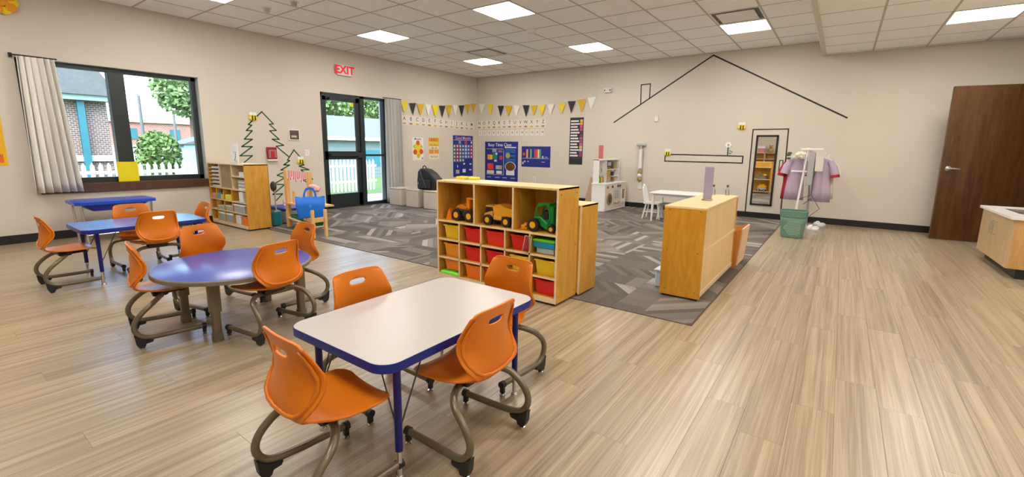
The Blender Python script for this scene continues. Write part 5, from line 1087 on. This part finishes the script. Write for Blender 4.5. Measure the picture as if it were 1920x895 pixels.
def brick_mat(name, c1, c2, sc_=1.):
    M = bpy.data.materials.new(name); M.use_nodes = True; n = M.node_tree.nodes; l = M.node_tree.links; b = n['Principled BSDF']; b.inputs['Roughness'].default_value = .85
    tc = n.new('ShaderNodeTexCoord'); mp = n.new('ShaderNodeMapping'); mp.inputs['Rotation'].default_value = (PI/2, 0, PI/2); br = n.new('ShaderNodeTexBrick'); br.inputs['Scale'].default_value = 4.5*sc_
    sp = n.new('ShaderNodeSeparateXYZ'); cx_ = n.new('ShaderNodeCombineXYZ'); ad = n.new('ShaderNodeMath'); l.new(tc.outputs['Object'], sp.inputs[0]); l.new(sp.outputs[0], ad.inputs[0]); l.new(sp.outputs[1], ad.inputs[1]); l.new(ad.outputs[0], cx_.inputs[0]); l.new(sp.outputs[2], cx_.inputs[1]); l.new(cx_.outputs[0], br.inputs['Vector'])
    br.inputs['Color1'].default_value = (*c1, 1); br.inputs['Color2'].default_value = (*c2, 1); br.inputs['Mortar'].default_value = (.4, .37, .35, 1); l.new(br.outputs[0], b.inputs['Base Color']); return M
BR1 = brick_mat('dark_brick', (.075, .055, .055), (.11, .075, .07)); BR2 = brick_mat('red_brick', (.19, .075, .055), (.24, .10, .08), .8)
TEALP = mat('teal_trim_paint', (.008, .11, .15), .5); ROOFG = mat('grey_shingles', (.075, .09, .10), .9, var=.35, scale=9, bump=1.)
hs = thing('brick_house', 'dark brick house with teal trim and grey roof outside the window', 'house', (-9, 0, 0))
obj('house_wall', MB().box(-6, -14, GZ, 0, -5.52, 2.4), BR1, hs)
obj('porch_beam', MB().box(-.1, -14, 2.36, .35, -5.45, 2.52), mat('pale_teal', (.20, .32, .32), .5), hs)
obj('house_roof', MB().prism([(-14, 2.5), (-5.3, 2.5), (-5.95, 3.6), (-7.5, 4.6), (-14, 5.2)], -5, .45, 0), ROOFG, hs)
obj('porch_post', MB().box(.05, -6.17, GZ, .2, -6.02, 2.4), TEALP, hs); obj('water_table', MB().box(0, -14, .72, .08, -5.5, .88), mat('stone_band', (.42, .45, .44), .8), hs)
wf = obj('house_window', MB().box(0, -7.4, 1.24, .06, -6.62, 2.32), TEALP, hs); obj('window_sash', MB().box(.06, -7.3, 1.34, .08, -6.75, 2.24), mat('teal_glass', (.05, .25, .38), .15), wf); obj('window_ledge', MB().box(0, -7.5, 1.12, .14, -6.5, 1.2), mat('ledge_grey', (.5, .5, .48), .8), hs)
fb = thing('brick_building', 'long low red brick building far behind the fence', 'building', (-25, 0, 0))
obj('building_wall', MB().box(-8, -6, GZ, 0, 9, 2.45), BR2, fb); obj('white_lower_band', MB().box(0, -5, GZ, .1, 5, 1.15), mat('white_render', (.45, .44, .42), .8), fb); obj('parapet_cap', MB().box(-8.1, -6.1, 2.45, .15, 9, 2.6), mat('parapet_grey', (.5, .48, .46), .8), fb)
for y in (-1.2, .9): q = obj('building_window', MB().box(0, y, 1.5, .05, y+.5, 2.1), TEALP, fb)
pm = mat('weathered_pole', (.07, .09, .10), .8)
for k, (y, zt) in enumerate(((-1.78, 3.55), (.54, 3.13))):
    v = thing('utility_pole', ['taller utility pole seen in the middle of the right window pane', 'shorter utility pole at the right of the window pane'][k], 'pole', (-20-3*k, y, GZ)); obj('pole_shaft', MB().cyl((0, 0, 0), (0, 0, zt-GZ), .09, 8, .06), pm, v, True); obj('pole_wire', MB().tube([(0, -1.6-5*(1-k), zt+.05), (0, 0, zt-.2), (0, .3+8*k, zt-.1)], .012, 4), pm, v)
def foliage(name, lb, c, r, n, leaf, m_, trunk=None, cat='tree', seed=1, ry=None, rz=None):
    rr = random.Random(seed); t = thing(name, lb, cat, (c[0], c[1], GZ)); mb = MB(); ry = ry or r; rz = rz or r
    for k in range(n):
        while True:
            p = Vector((rr.uniform(-1, 1), rr.uniform(-1, 1), rr.uniform(-1, 1)))
            if .35 < p.length < 1: break
        p = Vector((p.x*r, p.y*ry, p.z*rz+c[2]-GZ)); a = Vector((rr.gauss(0, 1), rr.gauss(0, 1), rr.gauss(0, 1))).normalized()*leaf; b2 = a.cross(Vector((rr.gauss(0, 1), rr.gauss(0, 1), rr.gauss(0, 1)))).normalized()*leaf*.6
        mb.add([p-a, p+b2, p+a, p-b2], [(0, 1, 2, 3)])
    o = obj('foliage', mb, m_, t); o['kind'] = 'stuff'
    obj('trunk', MB().tube([(0, 0, 0), (.02, 0, c[2]-GZ-rz*.2)], [trunk or .08, (trunk or .08)*.6], 8), mat('bark', (.12, .08, .05), .9), t, True)
LF = mat('leaf_green', (.06, .13, .03), .7, var=.4, scale=2); LF2 = mat('light_leaf_green', (.11, .20, .07), .7, var=.4, scale=2)
foliage('garden_bush', 'round green bush behind the picket fence outside the window', (-8, -4.72, .9), .55, 1600, .07, LF, .04, 'bush', 2, .55, .7)
foliage('shade_tree', 'leafy tree at the upper right of the window view', (-16, -1.0, 3.7), 1.6, 2600, .13, LF2, .16, 'tree', 3, 1.4, 1.3)
foliage('shade_tree', 'leafy tree behind the garage left of the glass door view', (-19.2, 7.0, 4.3), 2.1, 2600, .16, LF2, .2, 'tree', 4, 2.0, 1.6)
foliage('shade_tree', 'leafy tree filling the top of the sidelight view', (-15.6, 8.4, 3.5), 1.7, 2600, .14, LF, .2, 'tree', 5, 1.9, 1.5)
sh = thing('garden_shed', 'small blue-grey shed at the right edge of the window view', 'shed', (-12, -2.0, GZ)); obj('shed_wall', MB().box(-1.5, -.75, 0, 0, .9, 1.35), mat('shed_blue', (.22, .38, .42), .7), sh); obj('shed_roof', MB().prism([(-.85, 1.35), (1, 1.35), (.1, 1.65)], -1.6, .1, 0), ROOFG, sh)
ga = thing('garage', 'pale sided garage with grey shingle roof seen through the glass door', 'garage', (-9, 0, GZ))
SID = mat('sage_siding', (.10, .15, .155), .7)
for k in range(11): obj('siding_board', MB().prism([(-.02, k*.15), (.012, k*.15), (.0, k*.15+.15), (-.02, k*.15+.15)], .6, 6.5, 1), SID, ga)
obj('garage_wall', MB().box(-4, .6, 0, -.02, 6.5, 1.7), SID, ga); obj('garage_roof', MB().add([(.25, .3, 1.68), (.25, 6.8, 1.68), (-2.3, 6.8, 2.75), (-2.3, .3, 2.75), (-4.6, .3, 1.68), (-4.6, 6.8, 1.68)], [(0, 1, 2, 3), (3, 2, 5, 4), (0, 3, 4), (1, 5, 2), (0, 4, 5, 1)]), ROOFG, ga)
obj('roof_fascia', MB().box(.22, .3, 1.6, .28, 6.8, 1.74), WLAM, ga); obj('garage_window', MB().box(0, 3.0, .5, .03, 3.8, 1.2), TEALP, ga)
